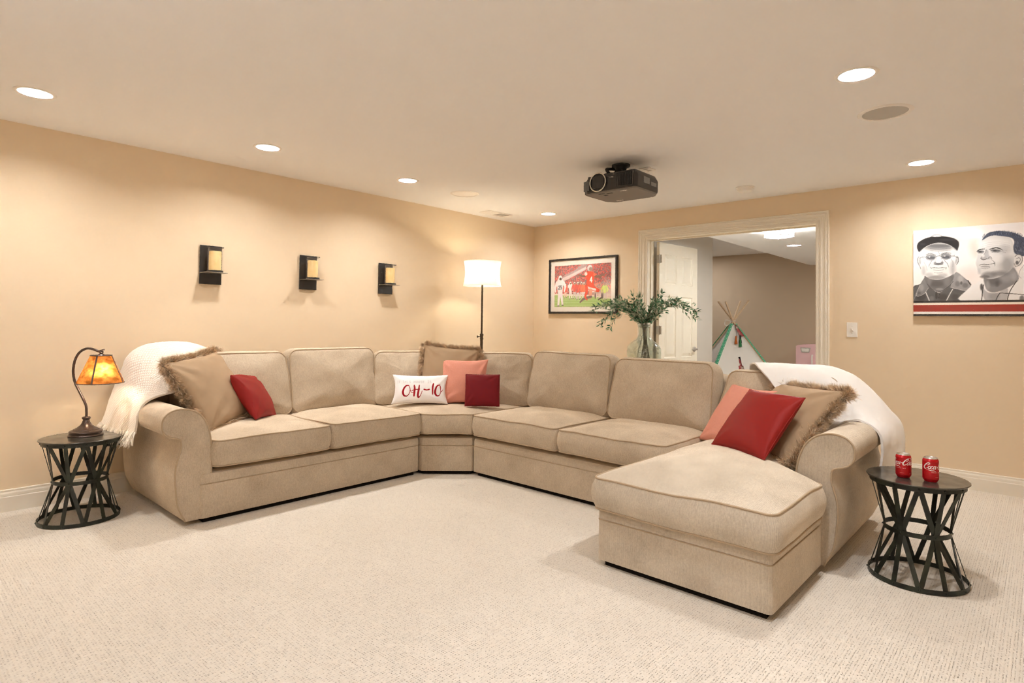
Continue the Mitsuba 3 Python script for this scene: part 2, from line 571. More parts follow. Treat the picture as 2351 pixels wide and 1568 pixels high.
class Paint:
    def __init__(self, P, bg):
        self.P = np.asarray(P, float)
        self.C = np.tile(np.asarray(bg, float), (len(self.P), 1))

    def _put(self, a, c, al=1.0):
        a = np.clip(a, 0, 1)[:, None] * al
        self.C = self.C * (1 - a) + np.asarray(c, float) * a

    def poly(self, V, c, soft=0.002, smooth=0, al=1.0):
        V = spline(V, smooth, True) if smooth else np.asarray(V, float)
        lo, hi = V.min(0) - soft * 3, V.max(0) + soft * 3
        m = ((self.P >= lo) & (self.P <= hi)).all(1)
        a = np.zeros(len(self.P))
        if m.any():
            a[m] = 0.5 - poly_sd(self.P[m], V) / (2 * soft)
        self._put(a, c, al)

    def stroke(self, V, w, c, soft=0.0012, smooth=0, al=1.0):
        """w: a width or one width per point."""
        V = np.asarray(V, float)
        W = np.full(len(V), float(w)) if np.isscalar(w) else np.asarray(w, float)
        if smooth:
            q = spline(np.column_stack([V, W]), smooth)
            V, W = q[:, :2], q[:, 2]
        best = np.full(len(self.P), 1e9)
        for i in range(len(V) - 1):
            e, p = V[i + 1] - V[i], self.P - V[i]
            t = np.clip((p @ e) / (e @ e + 1e-12), 0, 1)
            d = np.linalg.norm(p - e * t[:, None], axis=1) - (W[i] * (1 - t) + W[i + 1] * t) / 2
            best = np.minimum(best, d)
        self._put(0.5 - best / (2 * soft), c, al)

    def ell(self, c0, r, c, soft=0.003, al=1.0, rotd=0):
        p = self.P - c0
        if rotd:
            a = math.radians(rotd)
            p = np.stack([p[:, 0] * math.cos(a) + p[:, 1] * math.sin(a), -p[:, 0] * math.sin(a) + p[:, 1] * math.cos(a)], 1)
        d = (np.sqrt((p[:, 0] / r[0]) ** 2 + (p[:, 1] / r[1]) ** 2) - 1) * min(r)
        self._put(0.5 - d / (2 * soft), c, al)


GLYPH = {
    'I': [[(.5, 0), (.5, 1)], [(.25, 0), (.75, 0)], [(.25, 1), (.75, 1)]], 'F': [[(.15, 0), (.15, 1), (.9, 1)], [(.15, .52), (.7, .52)]],
    'T': [[(.5, 0), (.5, 1)], [(.05, 1), (.95, 1)]], 'H': [[(.1, 0), (.1, 1)], [(.9, 0), (.9, 1)], [(.1, .5), (.9, .5)]],
    'S': [[(.88, .85), (.6, 1), (.25, .95), (.12, .75), (.3, .56), (.7, .45), (.88, .25), (.7, .04), (.35, 0), (.1, .15)]],
    'O': [[(.5, 1), (.15, .85), (.05, .5), (.15, .15), (.5, 0), (.85, .15), (.95, .5), (.85, .85), (.5, 1)]],
    'U': [[(.1, 1), (.1, .3), (.25, .05), (.5, 0), (.75, .05), (.9, .3), (.9, 1)]], 'E': [[(.9, 0), (.15, 0), (.15, 1), (.9, 1)], [(.15, .52), (.75, .52)]],
    'R': [[(.12, 0), (.12, 1), (.65, 1), (.88, .8), (.85, .6), (.6, .48), (.12, .48)], [(.5, .48), (.92, 0)]],
    'G': [[(.9, .8), (.6, 1), (.25, .92), (.06, .55), (.2, .1), (.55, 0), (.9, .15), (.9, .45), (.6, .45)]],
    'N': [[(.1, 0), (.1, 1), (.9, 0), (.9, 1)]], 'A': [[(.02, 0), (.5, 1), (.98, 0)], [(.2, .36), (.8, .36)]], 'L': [[(.15, 1), (.15, 0), (.85, 0)]],
    '2': [[(.1, .8), (.3, 1), (.7, 1), (.88, .75), (.7, .45), (.1, 0), (.92, 0)]], '4': [[(.7, 0), (.7, 1), (.05, .3), (.95, .3)]],
    '5': [[(.85, 1), (.2, 1), (.14, .56), (.5, .66), (.85, .5), (.88, .2), (.6, 0), (.12, .1)]], ' ': [],
}


def text_strokes(s, x, y, h, w=None, gap=0.28):
    w = w or h * 0.62
    out = []
    for ch in s:
        for st in GLYPH[ch]:
            out.append([(x + px * w, y + py * h) for px, py in st])
        x += w * (1 + gap)
    return out


def print_panel(w, h, step):
    """Grid in the xy plane, 0..w by 0..h, front towards +z."""
    nx, ny = int(w / step) + 1, int(h / step) + 1
    x, y = np.meshgrid(np.linspace(0, w, nx), np.linspace(0, h, ny), indexing='ij')
    V = np.stack([x, y, 0 * x], -1).reshape(-1, 3)
    i, j = np.meshgrid(np.arange(nx - 1), np.arange(ny - 1), indexing='ij')
    q = np.stack([i * ny + j, (i + 1) * ny + j, (i + 1) * ny + j + 1, i * ny + j + 1], -1).reshape(-1, 4)
    return V, np.vstack([q[:, [0, 1, 2]], q[:, [0, 2, 3]]])


def colours(C):
    """sRGB 0..255 to linear."""
    c = np.clip(np.asarray(C, float), 0, 255) / 255.0
    return np.where(c <= 0.04045, c / 12.92, ((c + 0.055) / 1.055) ** 2.4)

# ================================================================ THE ROOM
XB, YF, XP = -8.0, -6.6, 4.36       # wall behind the camera, wall to its right, far wall of the playroom
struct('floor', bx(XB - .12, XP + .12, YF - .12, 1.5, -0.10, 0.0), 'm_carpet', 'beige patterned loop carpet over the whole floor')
LAMPS = [(-5.107, -0.720), (-3.807, -0.720), (-2.569, -0.721), (-0.612, -0.713), (-2.518, -4.138), (-0.509, -4.136), (-3.807, -4.137), (-5.107, -4.137), (-6.5, -4.137)]
cp = sbox(XB - .12, YF - .12, XP + .12, 1.5)
for x, y in LAMPS:
    a = np.linspace(0, 2 * PI, 48, endpoint=False)
    cp = cp.difference(Polygon(np.column_stack([x + .0785 * np.cos(a), y + .0785 * np.sin(a)])))
struct('ceiling', extrude(cp, .1, M4(t=(0, 0, H))), 'm_ceiling', 'flat off-white ceiling with recessed lamps')
struct('wall_left', bx(XB - .12, 0.12, 0.0, 0.12, 0, H), 'm_wall', 'long tan wall with three candle sconces')
DY0, DY1, DZ = -3.308, -1.597, 2.158
wr = Polygon([(YF, 0), (DY0, 0), (DY0, DZ), (DY1, DZ), (DY1, 0), (0.0, 0), (0.0, H), (YF, H)])
struct('wall_right', extrude(wr, 0.12, M4(basis((0, 1, 0), (0, 0, 1), (1, 0, 0)))), 'm_wall', 'tan wall with the wide cased doorway')
struct('wall_back', bx(XB - .12, XB, YF - .12, 0.12, 0, H), 'm_wall')
struct('wall_front', bx(XB, 0.12, YF - .12, YF, 0, H), 'm_wall')
# the playroom behind the doorway
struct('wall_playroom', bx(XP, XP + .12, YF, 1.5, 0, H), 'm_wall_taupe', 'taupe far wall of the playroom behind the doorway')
struct('wall_closet', bx(0.12, 2.05, -1.45, -1.33, 0, H), 'm_wall_pale', 'pale grey wall behind the open door')
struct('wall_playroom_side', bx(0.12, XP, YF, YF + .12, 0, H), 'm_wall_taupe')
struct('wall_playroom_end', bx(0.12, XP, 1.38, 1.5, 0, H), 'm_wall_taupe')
struct('ceiling_soffit', bx(0.12, XP, YF + .12, -2.05, 2.20, H), 'm_ceiling', 'lowered white ceiling part in the playroom')

# baseboards: moulded profile (height, depth)
BB = [(0, 0), (0, .016), (.090, .016), (.094, .013), (.098, .0135), (.112, .0125), (.120, .009), (.124, .008), (.128, .009), (.134, .0085), (.1368, .005), (.1368, 0)]


def baseboard(name, a, b, inward, label):
    a, b, w = np.array(a, float), np.array(b, float), np.array(inward, float)
    V, F = [], []
    for p in (a, b):
        V += [[p[0] + w[0] * d, p[1] + w[1] * d, z] for z, d in BB]
    n = len(BB)
    for i in range(n):
        j = (i + 1) % n
        F += [[i, j, n + j], [i, n + j, n + i]]
    m = trimesh.Trimesh(np.array(V), np.array(F), process=False)
    struct(name, m, 'm_trim', label, smooth=False)


baseboard('baseboard_left', (XB, 0), (0, 0), (0, -1), 'white moulded baseboard along the sconce wall')
baseboard('baseboard_right', (0, 0), (0, -1.504), (-1, 0), 'white moulded baseboard left of the doorway')
baseboard('baseboard_right_001', (0, -3.40), (0, YF), (-1, 0), 'white moulded baseboard right of the doorway')
baseboard('baseboard_playroom', (XP, YF), (XP, 1.4), (-1, 0), 'white baseboard of the playroom')

# door casing with fluted profile: (offset outward from the opening, depth)
CAS = [(0, 0), (0, .012), (.006, .016), (.020, .016), (.023, .012), (.030, .012), (.034, .019), (.046, .020), (.052, .014), (.066, .013), (.074, .020), (.084, .022),
       (.090, .017), (.096, .017), (.100, .023), (.108, .023), (.110, .018), (.110, 0)]


def casing(yl, yr, zt, x, sgn):
    V, F, n = [], [], len(CAS)
    for st in range(4):
        for a, d in CAS:
            y = yl + a if st < 2 else yr - a
            z = 0.0 if st in (0, 3) else zt + a
            V.append([x + sgn * d, y, z])
    for st in range(3):
        for i in range(n):
            j = (i + 1) % n
            p, q = st * n, (st + 1) * n
            F += [[p + i, q + i, q + j], [p + i, q + j, p + j]]
    return trimesh.Trimesh(np.array(V), np.array(F), process=False)


JL, JR, JT = -1.615, -3.290, 2.140
struct('trim_1', casing(JL, JR, JT, 0.0, -1), 'm_trim', 'fluted white casing around the wide doorway')
struct('trim_2', casing(JL, JR, JT, 0.12, 1), 'm_trim')
k = thing('door_frame', 'white door jambs lining the wide doorway', 'door frame')
labels[k] = {'kind': 'structure', 'label': 'white jambs lining the wide doorway'}
obj('jamb', bx(0, .12, JL, DY1, 0, DZ), 'm_door', k, False)
obj('jamb', bx(0, .12, DY0, JR, 0, DZ), 'm_door', k, False)
obj('head_jamb', bx(0, .12, JR, JL, JT, DZ), 'm_door', k, False)
obj('stop', bx(.045, .078, JL - .012, JL, 0, JT), 'm_door', k, False)
obj('stop', bx(.045, .078, JR, JR + .012, 0, JT), 'm_door', k, False)
obj('head_stop', bx(.045, .078, JR, JL, JT - .012, JT), 'm_door', k, False)
for zc in (0.28, 1.15, 1.93):
    pl = extrude(sbox(-.016, -.045, .016, .045).buffer(.006), .002, M4(basis((1, 0, 0), (0, 0, 1), (0, 1, 0)), (.100, JR, zc)))
    obj('hinge_plate', pl, 'm_steel', k, False)


# ---- six-panel doors
def panel_door(name, M, label, handle_side=1):
    W, HH, TH = 0.80, 2.115, 0.035
    rows = [(0.20, 0.66), (0.84, 1.53), (1.66, 1.99)]
    cols = [(0.105, 0.345), (0.455, 0.695)]
    slab = m3.Manifold.cube([W, TH, HH])
    root = thing(name, label, 'door')
    labels[root] = {'kind': 'structure', 'label': label}
    parts = []
    for z0, z1 in rows:
        for x0, x1 in cols:
            for face in (0, 1):
                y = -.0005 if face == 0 else TH + .0005
                s = 1 if face == 0 else -1
                b = .012
                pts = []
                for dd, ins in ((0, 0), (.010, b)):
                    for xx, zz in ((x0 + ins, z0 + ins), (x1 - ins, z0 + ins), (x1 - ins, z1 - ins), (x0 + ins, z1 - ins)):
                        pts.append((xx, y + s * dd, zz))
                slab -= m3.Manifold.hull_points(pts)
                pp = []
                for dd, ins in ((.0095, .022), (.0015, .046)):
                    for xx, zz in ((x0 + ins, z0 + ins), (x1 - ins, z0 + ins), (x1 - ins, z1 - ins), (x0 + ins, z1 - ins)):
                        pp.append((xx, y + s * dd, zz))
                parts.append(trimesh.convex.convex_hull(np.array(pp)))
    mm = slab.to_mesh()
    obj('slab', moved(trimesh.Trimesh(mm.vert_properties[:, :3], mm.tri_verts, process=False), M), 'm_door', root, False)
    for p in parts:
        obj('panel', moved(p, M), 'm_door', root, False)
    for zc in (0.28, 1.15, 1.93):
        hk = obj('hinge', moved(cat(bx(-.001, .0, -.030, TH, zc - .045, zc + .045), tube([(-.006, -.007, zc - .05), (-.006, -.007, zc + .05)], .006, 10)), M), 'm_steel', root, False, label='steel hinge')
    for s in (-1, 1):
        y = -.001 if s < 0 else TH + .001
        o = lathe([(0, 0), (.031, 0), (.031, .006), (.024, .012), (.012, .014), (.011, .045), (0, .045)], 24)
        o.apply_transform(M4(basis((1, 0, 0), (0, 0, 1), (0, -1, 0)) if s < 0 else basis((1, 0, 0), (0, 0, -1), (0, 1, 0)), (W - .065, y, .93)))
        lev = tube(spline([(W - .065, y + s * .042, .93), (W - .10, y + s * .05, .932), (W - .16, y + s * .046, .928), (W - .175, y + s * .040, .927)], 6), [.009] * 18 + [.007], 10)
        obj('handle', moved(cat(o, lev), M), 'm_steel', root, 40, label='steel lever handle')
    return root


a = math.radians(-4.9)
panel_door('door_1', M4(basis((math.cos(a), math.sin(a), 0), (-math.sin(a), math.cos(a), 0), (0, 0, 1)), (.132, -1.680, .012)), 'cream six-panel door standing open into the playroom')
a = math.radians(2.0)
panel_door('door_2', M4(basis((math.cos(a), math.sin(a), 0), (math.sin(a), -math.cos(a), 0), (0, 0, 1)), (.132, -3.300, .012)), 'second cream six-panel door hidden behind the right jamb')

# ================================================================ CEILING FITTINGS
trim_ring = ply(lathe([(.077, 0), (.077, -.004), (.084, -.0065), (.093, -.004), (.096, 0)], 48), 'm_white_ceil', smooth=40)
lens_disk = ply(disk(.0775, -.0035), 'm_white', smooth=False)
deep_lens = ply(disk(.0785, .040), 'm_white', smooth=False)
baffle = ply(lathe([(.0785, .041), (.078, 0)], 48), 'm_white', smooth=True)


def downlight(x, y, label, rad=DOWN, col=WARM, z=H, group='recessed ceiling lamps'):
    k = thing('downlight', label, 'ceiling light', group)
    tw = T().translate([x, y, z])
    scene[k + '__trim'] = {**trim_ring, 'to_world': tw}
    if z == H:
        scene[k + '__baffle'] = {**baffle, 'to_world': tw}
    scene[k + '__lens'] = {**(deep_lens if z == H else lens_disk), 'to_world': tw, 'emitter': {'type': 'area', 'radiance': rgb(rad * np.asarray(col))}}


downlight(-5.107, -0.720, 'recessed lamp nearest the left edge of the photo, above the table lamp')
downlight(-3.807, -0.720, 'recessed lamp in the ceiling above the first two sconces')
downlight(-2.569, -0.721, 'recessed lamp in the ceiling left of the faint round speaker')
downlight(-0.612, -0.713, 'small-looking recessed lamp in the ceiling by the room corner')
downlight(-2.518, -4.138, 'largest-looking recessed lamp, next to the grey round speaker')
downlight(-0.509, -4.136, 'recessed lamp above the portrait panel on the right wall')
for x, y in ((-3.807, -4.137), (-5.107, -4.137), (-6.5, -4.137)):  # extra lamps added outside the frame to raise the ambient light
    downlight(x, y, 'recessed lamp added out of view to brighten the room', DOWN, COOL)
# an uplighter added behind the viewer to brighten the ceiling
k = thing('fill_uplighter', 'white uplighter floor lamp added out of view to brighten the ceiling', 'lamp')
UX, UY = -6.9, -3.2
obj('base', lathe([(0, 0), (.14, 0), (.14, .02), (.02, .03), (0, .03)], 40, (UX, UY, 0)), 'm_steel', k, 40)
obj('pole', lathe([(0, .02), (.014, .02), (.014, 1.62), (0, 1.62)], 20, (UX, UY, 0)), 'm_steel', k, 40)
obj('bowl', lathe([(.014, 1.60), (.09, 1.63), (.17, 1.72), (.19, 1.79), (.184, 1.79), (.165, 1.725), (.085, 1.64), (0, 1.625)], 48, (UX, UY, 0)), 'm_white', k, 40)
key = obj('lamp_disc', disk(.15, 1.73, at=(UX, UY), down=False), 'm_white', k, False)
scene[key]['emitter'] = {'type': 'area', 'radiance': rgb(np.array([.93, .97, 1.04]) * CEILING_FILL)}
downlight(1.79, -2.57, 'recessed lamp in the lowered playroom ceiling', DOWN * .55, WARM, 2.20)
downlight(2.90, -4.00, 'recessed playroom lamp outside the view', DOWN * 1.0, WARM, 2.20)
downlight(3.55, -.35, 'recessed playroom lamp outside the view', DOWN * .6, WARM, H - .0001)

sp_ring = ply(lathe([(.112, 0), (.112, -.002), (.114, -.006), (.128, -.006), (.138, 0)], 56), 'm_white_ceil', smooth=40)
sp_grille = ply(lathe([(0, -.004), (.08, -.004), (.112, -.0025), (.112, 0)], 48), 'm_grille', smooth=40)
sp_grille2 = ply(lathe([(0, -.004), (.08, -.004), (.112, -.0025), (.112, 0)], 48), 'm_white_ceil', smooth=40)
for (x, y), lb, g in (((-1.848, -4.141), 'round ceiling speaker with grey grille beside the largest recessed lamp', sp_grille), ((-1.890, -0.718), 'round ceiling speaker with pale grille in the sconce-side lamp row', sp_grille2)):
    k = thing('ceiling_speaker', lb, 'speaker', 'round ceiling speakers')
    scene[k + '__frame'] = {**sp_ring, 'to_world': T().translate([x, y, H])}
    scene[k + '__grille'] = {**g, 'to_world': T().translate([x, y, H])}

k = thing('ceiling_vent', 'white rectangular air vent in the ceiling close to the room corner', 'vent')
vx, vy = -0.985, -0.262
obj('frame', cat(bx(vx - .18, vx + .18, vy - .085, vy - .065, H - .008, H), bx(vx - .18, vx + .18, vy + .065, vy + .085, H - .008, H),
                 bx(vx - .18, vx - .16, vy - .085, vy + .085, H - .008, H), bx(vx + .16, vx + .18, vy - .085, vy + .085, H - .008, H), bx(vx - .01, vx + .01, vy - .085, vy + .085, H - .007, H)), 'm_white_ceil', k, False)
for s in (-1, 1):
    for i in range(6):
        y = vy - .055 + i * .022
        sl = bx(-.074, .074, -.011, .011, -.001, .001)
        sl.apply_transform(M4(rot((1, 0, 0), .5 * s), (vx + s * .085, y, H - .008)))
        obj('slat', sl, 'm_white_ceil', k, False)

k = thing('smoke_detector', 'white round smoke detector on the ceiling above the doorway', 'smoke detector')
obj('base', lathe([(0, 0), (.078, 0), (.078, -.010), (.070, -.012), (0, -.012)], 40, (-.522, -2.855, H)), 'm_white', k, 40)
obj('cover', lathe([(.066, -.010), (.066, -.026), (.060, -.036), (.040, -.041), (0, -.042)], 40, (-.522, -2.855, H)), 'm_white', k, 40)

k = thing('ceiling_outlet', 'white socket plate on the ceiling just behind the projector', 'outlet')
obj('plate', rbox(-1.66, -1.55, -2.545, -2.455, H - .008, H, .003), 'm_white', k, 30)
for s in (-1, 1):
    obj('socket', bx(-1.605 + s * .027 - .014, -1.605 + s * .027 + .014, -2.517, -2.483, H - .0095, H - .007), 'm_grille', k, False)

# flush ceiling light of the playroom (on the lowered ceiling)
k = thing('flush_light', 'round white flush-mounted ceiling light in the playroom', 'ceiling light')
fx, fy, fz, fr = .48, -2.82, 2.20, .135
obj('pan', lathe([(0, 0), (fr + .008, 0), (fr + .008, -.012), (0, -.012)], 48, (fx, fy, fz)), 'm_white', k, 40)
gl = lathe([(fr, -.012), (fr, -.068), (fr - .01, -.078), (0, -.080)], 48, (fx, fy, fz))
key = obj('glass', gl, 'm_white', k, 50)
if gl.volume < 0:
    gl.invert()
scene[key] = ply(gl, 'm_white', smooth=50, emitter={'type': 'area', 'radiance': rgb(np.array([.92, .97, 1.0]) * 24)})
for i in range(4):
    an = .35 + i * PI / 2
    p = [(fx + (fr + .003) * math.cos(an), fy + (fr + .003) * math.sin(an), fz - z) for z in (0, .04, .083)]
    obj('strap', tube(p, .003, 8), 'm_steel', k, True)
obj('band', tube([(fx + (fr + .001) * math.cos(q), fy + (fr + .001) * math.sin(q), fz - .072) for q in np.linspace(0, 2 * PI, 48, endpoint=False)], .003, 8, True), 'm_steel', k, True)

# ================================================================ PROJECTOR
k = thing('projector', 'black home projector hanging from the ceiling mount', 'projector')
PX0, PX1, PY0, PY1, PZ0, PZ1 = -2.05, -1.66, -2.665, -2.195, 2.195, 2.335
pl = Polygon([(PX0 + .02, PY0), (PX1 - .08, PY0), (PX1, PY0 + .06), (PX1, PY1 - .06), (PX1 - .08, PY1), (PX0 + .035, PY1), (PX0 + .008, PY1 - .04), (PX0 - .012, (PY0 + PY1) / 2), (PX0, PY0 + .025)])


def shrink_stack(poly, zs):
    """Hull-like stack of a convex outline at several heights and insets."""
    pts = []
    for z, ins in zs:
        q = poly.buffer(-ins, join_style=1) if ins else poly.buffer(-.012).buffer(.012)
        c = np.array(q.exterior.coords)[:-1]
        pts.append(np.column_stack([c, np.full(len(c), z)]))
    return trimesh.convex.convex_hull(np.vstack(pts))


obj('body', shrink_stack(pl, [(PZ0 + .008, .004), (PZ0 + .02, 0), (PZ1 - .045, .0), (PZ1 - .006, .022), (PZ1, .032)]), 'm_projector', k, 30)
obj('bottom_cover', shrink_stack(pl, [(PZ0, .016), (PZ0 + .009, .005)]), 'm_projector_base', k, 30)
obj('top_lid', rbox(PX0 + .10, PX1 - .05, PY0 + .07, PY1 - .09, PZ1 - .004, PZ1 + .012, .008), 'm_projector', k, 30)
ly, lz, lr, fxp = -2.352, 2.270, .068, PX0 - .020
Rf = basis((0, 1, 0), (0, 0, 1), (1, 0, 0))
Rf = basis((0, 0, 1), (0, -1, 0), (1, 0, 0)) if np.linalg.det(Rf) < 0 else Rf
obj('lens_barrel', moved(lathe([(lr, -.004), (lr, .05), (.02, .05)], 48), M4(Rf, (fxp, ly, lz))), 'm_projector', k, 40)
obj('lens_ring', moved(trimesh.creation.torus(lr, .0045, 56, 12), M4(Rf, (fxp - .004, ly, lz))), 'm_silver', k, True, label='silver ring around the lens')
obj('lens_shutter', moved(lathe([(0, .006), (lr - .006, .006), (lr - .004, 0)], 48), M4(Rf, (fxp, ly, lz))), 'm_black_matte', k, 40)
ap = extrude(sbox(-.040, -.036, .040, .036).buffer(.010), .003, M4(Rf, (fxp + .001, ly, lz)))
obj('shutter_plate', ap, 'm_projector', k, False)
vy0, vy1, vz0, vz1, vxx = -2.630, -2.510, 2.222, 2.312, PX0 - .002
obj('vent_frame', extrude(sbox(vy0, vz0, vy1, vz1).buffer(.012).difference(sbox(vy0, vz0, vy1, vz1).buffer(.004)), .012, M4(basis((0, 1, 0), (0, 0, 1), (1, 0, 0)), (vxx - .008, 0, 0))), 'm_projector', k, False)
obj('vent_recess', bx(vxx - .004, vxx + .004, vy0, vy1, vz0, vz1), 'm_black_matte', k, False)
for i in range(9):
    y = vy0 + .008 + i * (vy1 - vy0 - .016) / 8
    obj('vent_slat', bx(vxx - .009, vxx - .002, y - .002, y + .002, vz0 + .002, vz1 - .002), 'm_black', k, False)
for i in range(8):
    y = PY1 - .012 - i * .0075
    x = PX0 + .012 - min(i, 5) * .003
    obj('intake_slat', bx(x - .006, x + .004, y - .0016, y + .0016, 2.222, 2.296), 'm_grey_label', k, False)
obj('side_label', bx(PX0 + .10, PX0 + .185, PY0 - .0015, PY0 + .001, 2.245, 2.292), 'm_grey_label', k, False, label='grey rating label')
obj('side_label', bx(PX0 + .205, PX0 + .285, PY0 - .0015, PY0 + .001, 2.242, 2.270), 'm_grey_label', k, False, label='grey rating label')
obj('badge', cat([bx(vxx - .006, vxx - .003, -2.475 + i * .008, -2.470 + i * .008, 2.292, 2.297) for i in range(5)] + [bx(vxx - .006, vxx - .003, -2.466, -2.450, 2.262, 2.276)]), 'm_white', k, False, label='small light lettering')
for x0, y0, w, d in ((PX0 + .03, -2.37, .05, .022), (PX0 + .05, -2.43, .05, .02), (PX0 + .085, -2.36, .03, .03)):
    obj('foot_recess', bx(x0, x0 + d, y0, y0 + w, PZ0 - .001, PZ0 + .001), 'm_black_matte', k, False)
for x0, y0, w, d in ((PX0 + .04, -2.56, .055, .010), (PX1 - .075, -2.36, .06, .012)):
    obj('bottom_sticker', bx(x0, x0 + d, y0, y0 + w, PZ0 - .0012, PZ0 + .001), 'm_white', k, False)
for x, y in ((PX0 + .05, PY1 - .035), (PX0 + .03, PY1 - .115)):
    obj('knob', lathe([(0, .016), (.012, .016), (.014, .010), (.010, 0), (0, 0)], 20, (x, y, PZ1 - .012)), 'm_black', k, 40)
k = thing('projector_mount', 'black spider bracket holding the projector under the ceiling', 'bracket')
mx, my = -1.83, -2.40
obj('ceiling_plate', lathe([(0, 0), (.07, 0), (.07, -.012), (.05, -.02), (.035, -.045), (0, -.045)], 36, (mx, my, H)), 'm_black_matte', k, 40)
obj('ball_joint', lathe([(0, -.04), (.045, -.045), (.058, -.06), (.045, -.078), (0, -.08)], 30, (mx, my, H)), 'm_black_matte', k, 40)
for i in range(4):
    an = .6 + i * PI / 2
    p = spline([(mx + .03 * math.cos(an), my + .03 * math.sin(an), H - .065), (mx + .10 * math.cos(an), my + .10 * math.sin(an), H - .066), (mx + .145 * math.cos(an), my + .145 * math.sin(an), H - .085), (mx + .15 * math.cos(an), my + .15 * math.sin(an), PZ1 + .006)], 5)
    obj('arm', tube(p, .009, 10), 'm_black_matte', k, True)
obj('cable_loop', tube(spline([(mx - .06, my + .03, PZ1), (mx - .10, my + .06, PZ1 + .05), (mx - .06, my + .08, H - .03), (mx + .02, my + .06, H - .02), (mx + .06, my - .02, H - .05)], 8), .012, 10), 'm_black_matte', k, True)

# ================================================================ SECTIONAL SOFA
SOFA_G = 'sections of the beige sectional sofa'
FRONT_L, FRONT_R = -1.098, -2.405
BASE_TOP, SEAM, BOT = 0.300, 0.232, 0.032
ARM = [(-.135, BOT), (-.178, .129), (-.192, .229), (-.197, .300), (-.192, .364), (-.180, .411), (-.168, .458), (-.170, .502), (-.184, .519), (-.217, .529), (-.247, .545), (-.268, .574), (-.272, .612),
       (-.263, .648), (-.232, .677), (-.187, .689), (-.145, .686), (-.098, .669), (-.055, .632), (-.026, .578), (-.008, .514), (0.0, .434), (0.003, .320), (0.0, .208), (0.0, .124), (0.0, BOT)]


def prism_between(profile, d0, d1, fn, crown=.012):
    """Closed profile swept from d0 to d1; the ends are slightly domed. fn(a, z, d) -> xyz."""
    P = np.asarray(profile, float)
    pg = Polygon(P).buffer(0)
    e = trimesh.creation.extrude_polygon(pg, abs(d1 - d0), engine='earcut')
    v = e.vertices
    sg = 1 if d1 > d0 else -1
    m = trimesh.Trimesh(np.array([fn(a_, z_, d0 + sg * d) for a_, z_, d in v]), e.faces, process=False)
    m.fix_normals()
    return m


def arm(parent, fn, d0, d1, m):
    prof = np.vstack([spline(ARM, 4), [[-.03, BOT], [-.10, BOT]]])
    key = obj('arm', prism_between(prof, d0, d1, fn), m, parent, smooth=50)
    e = spline(ARM, 5)
    obj('piping', tube([fn(a_, z_, d0 - .001) for a_, z_ in e], .0048, 7), 'm_piping', key, smooth=True)
    return key


def base_block(parent, poly, m, r=.018):
    """Upholstered base: lower skirt panel, upper rail above the seam, dark underside block standing in for the shadow below."""
    P = Polygon(poly)
    lo = round_loop(poly, r)
    k1 = obj('base', cat(extrude(lo, SEAM - BOT, M4(t=(0, 0, BOT)))), m, parent, smooth=40)
    pts = []
    for z, ins in ((SEAM, .002), (SEAM + .01, 0), (BASE_TOP - .03, 0.0), (BASE_TOP - .010, .006), (BASE_TOP, .022)):
        pts.append((z, ins))
    V, F, n = [], [], None
    base = np.array(round_loop(poly, r))
    nr = np.roll(base, -1, 0) - np.roll(base, 1, 0)
    nr = np.stack([nr[:, 1], -nr[:, 0]], 1)
    nr /= np.linalg.norm(nr, axis=1, keepdims=True)
    n = len(base)
    for z, ins in pts:
        V.append(np.column_stack([base - nr * ins, np.full(n, z)]))
    i = np.arange(n)
    j = (i + 1) % n
    for q in range(len(pts) - 1):
        F.append(np.stack([q * n + i, q * n + j, (q + 1) * n + j], 1))
        F.append(np.stack([q * n + i, (q + 1) * n + j, (q + 1) * n + i], 1))
    V.append([[*base.mean(0), BASE_TOP]])
    F.append(np.stack([(len(pts) - 1) * n + i, (len(pts) - 1) * n + j, 0 * i + len(pts) * n], 1))
    rk = obj('rail', trimesh.Trimesh(np.vstack(V), np.vstack(F), process=False), m, parent, smooth=40)
    seam = np.column_stack([base + nr * .0005, np.full(n, SEAM)])
    obj('seam', tube(seam, .0030, 6, True), 'm_piping', rk, smooth=True)
    obj('gap_fill', extrude(P.buffer(-.03), BOT - .001, M4(t=(0, 0, .001))), 'm_dark', parent, False)  # near-black block put where only the shadow gap under the base is


def back_cushion(parent, wdt, hgt, thick, center, yaw, lean, m, seed, **k):
    """Stands on its lower edge: center is the middle of the lower front edge."""
    out = [(-wdt / 2, 0), (wdt / 2, 0), (wdt / 2 - k.pop('taper', .02), hgt), (-wdt / 2 + k.pop('taper2', .02), hgt)]
    R = facing(yaw, lean)
    k.setdefault('crown_t', .062)
    Mx = M4(R, center)
    return add_cushion(parent, 'back_cushion', out, -thick, 0.0, m, Mx, crown_b=.02, bulge=.028, r=.06, wav=.013, seed=seed, wrinkle=k.pop('wr', .013), **k)


# ---- left section with the rolled arm
S = thing('sofa_section', 'beige two-seat sofa section with one rolled arm along the sconce wall', 'sofa', SOFA_G)
AX = -4.276
base_block(S, [(AX - .06, FRONT_L), (-2.695, FRONT_L), (-2.695, -.07), (AX - .06, -.07)], 'm_fabric')
arm(S, lambda a_, z_, d: (AX + a_, -d, z_), 1.088, .085, 'm_fabric')
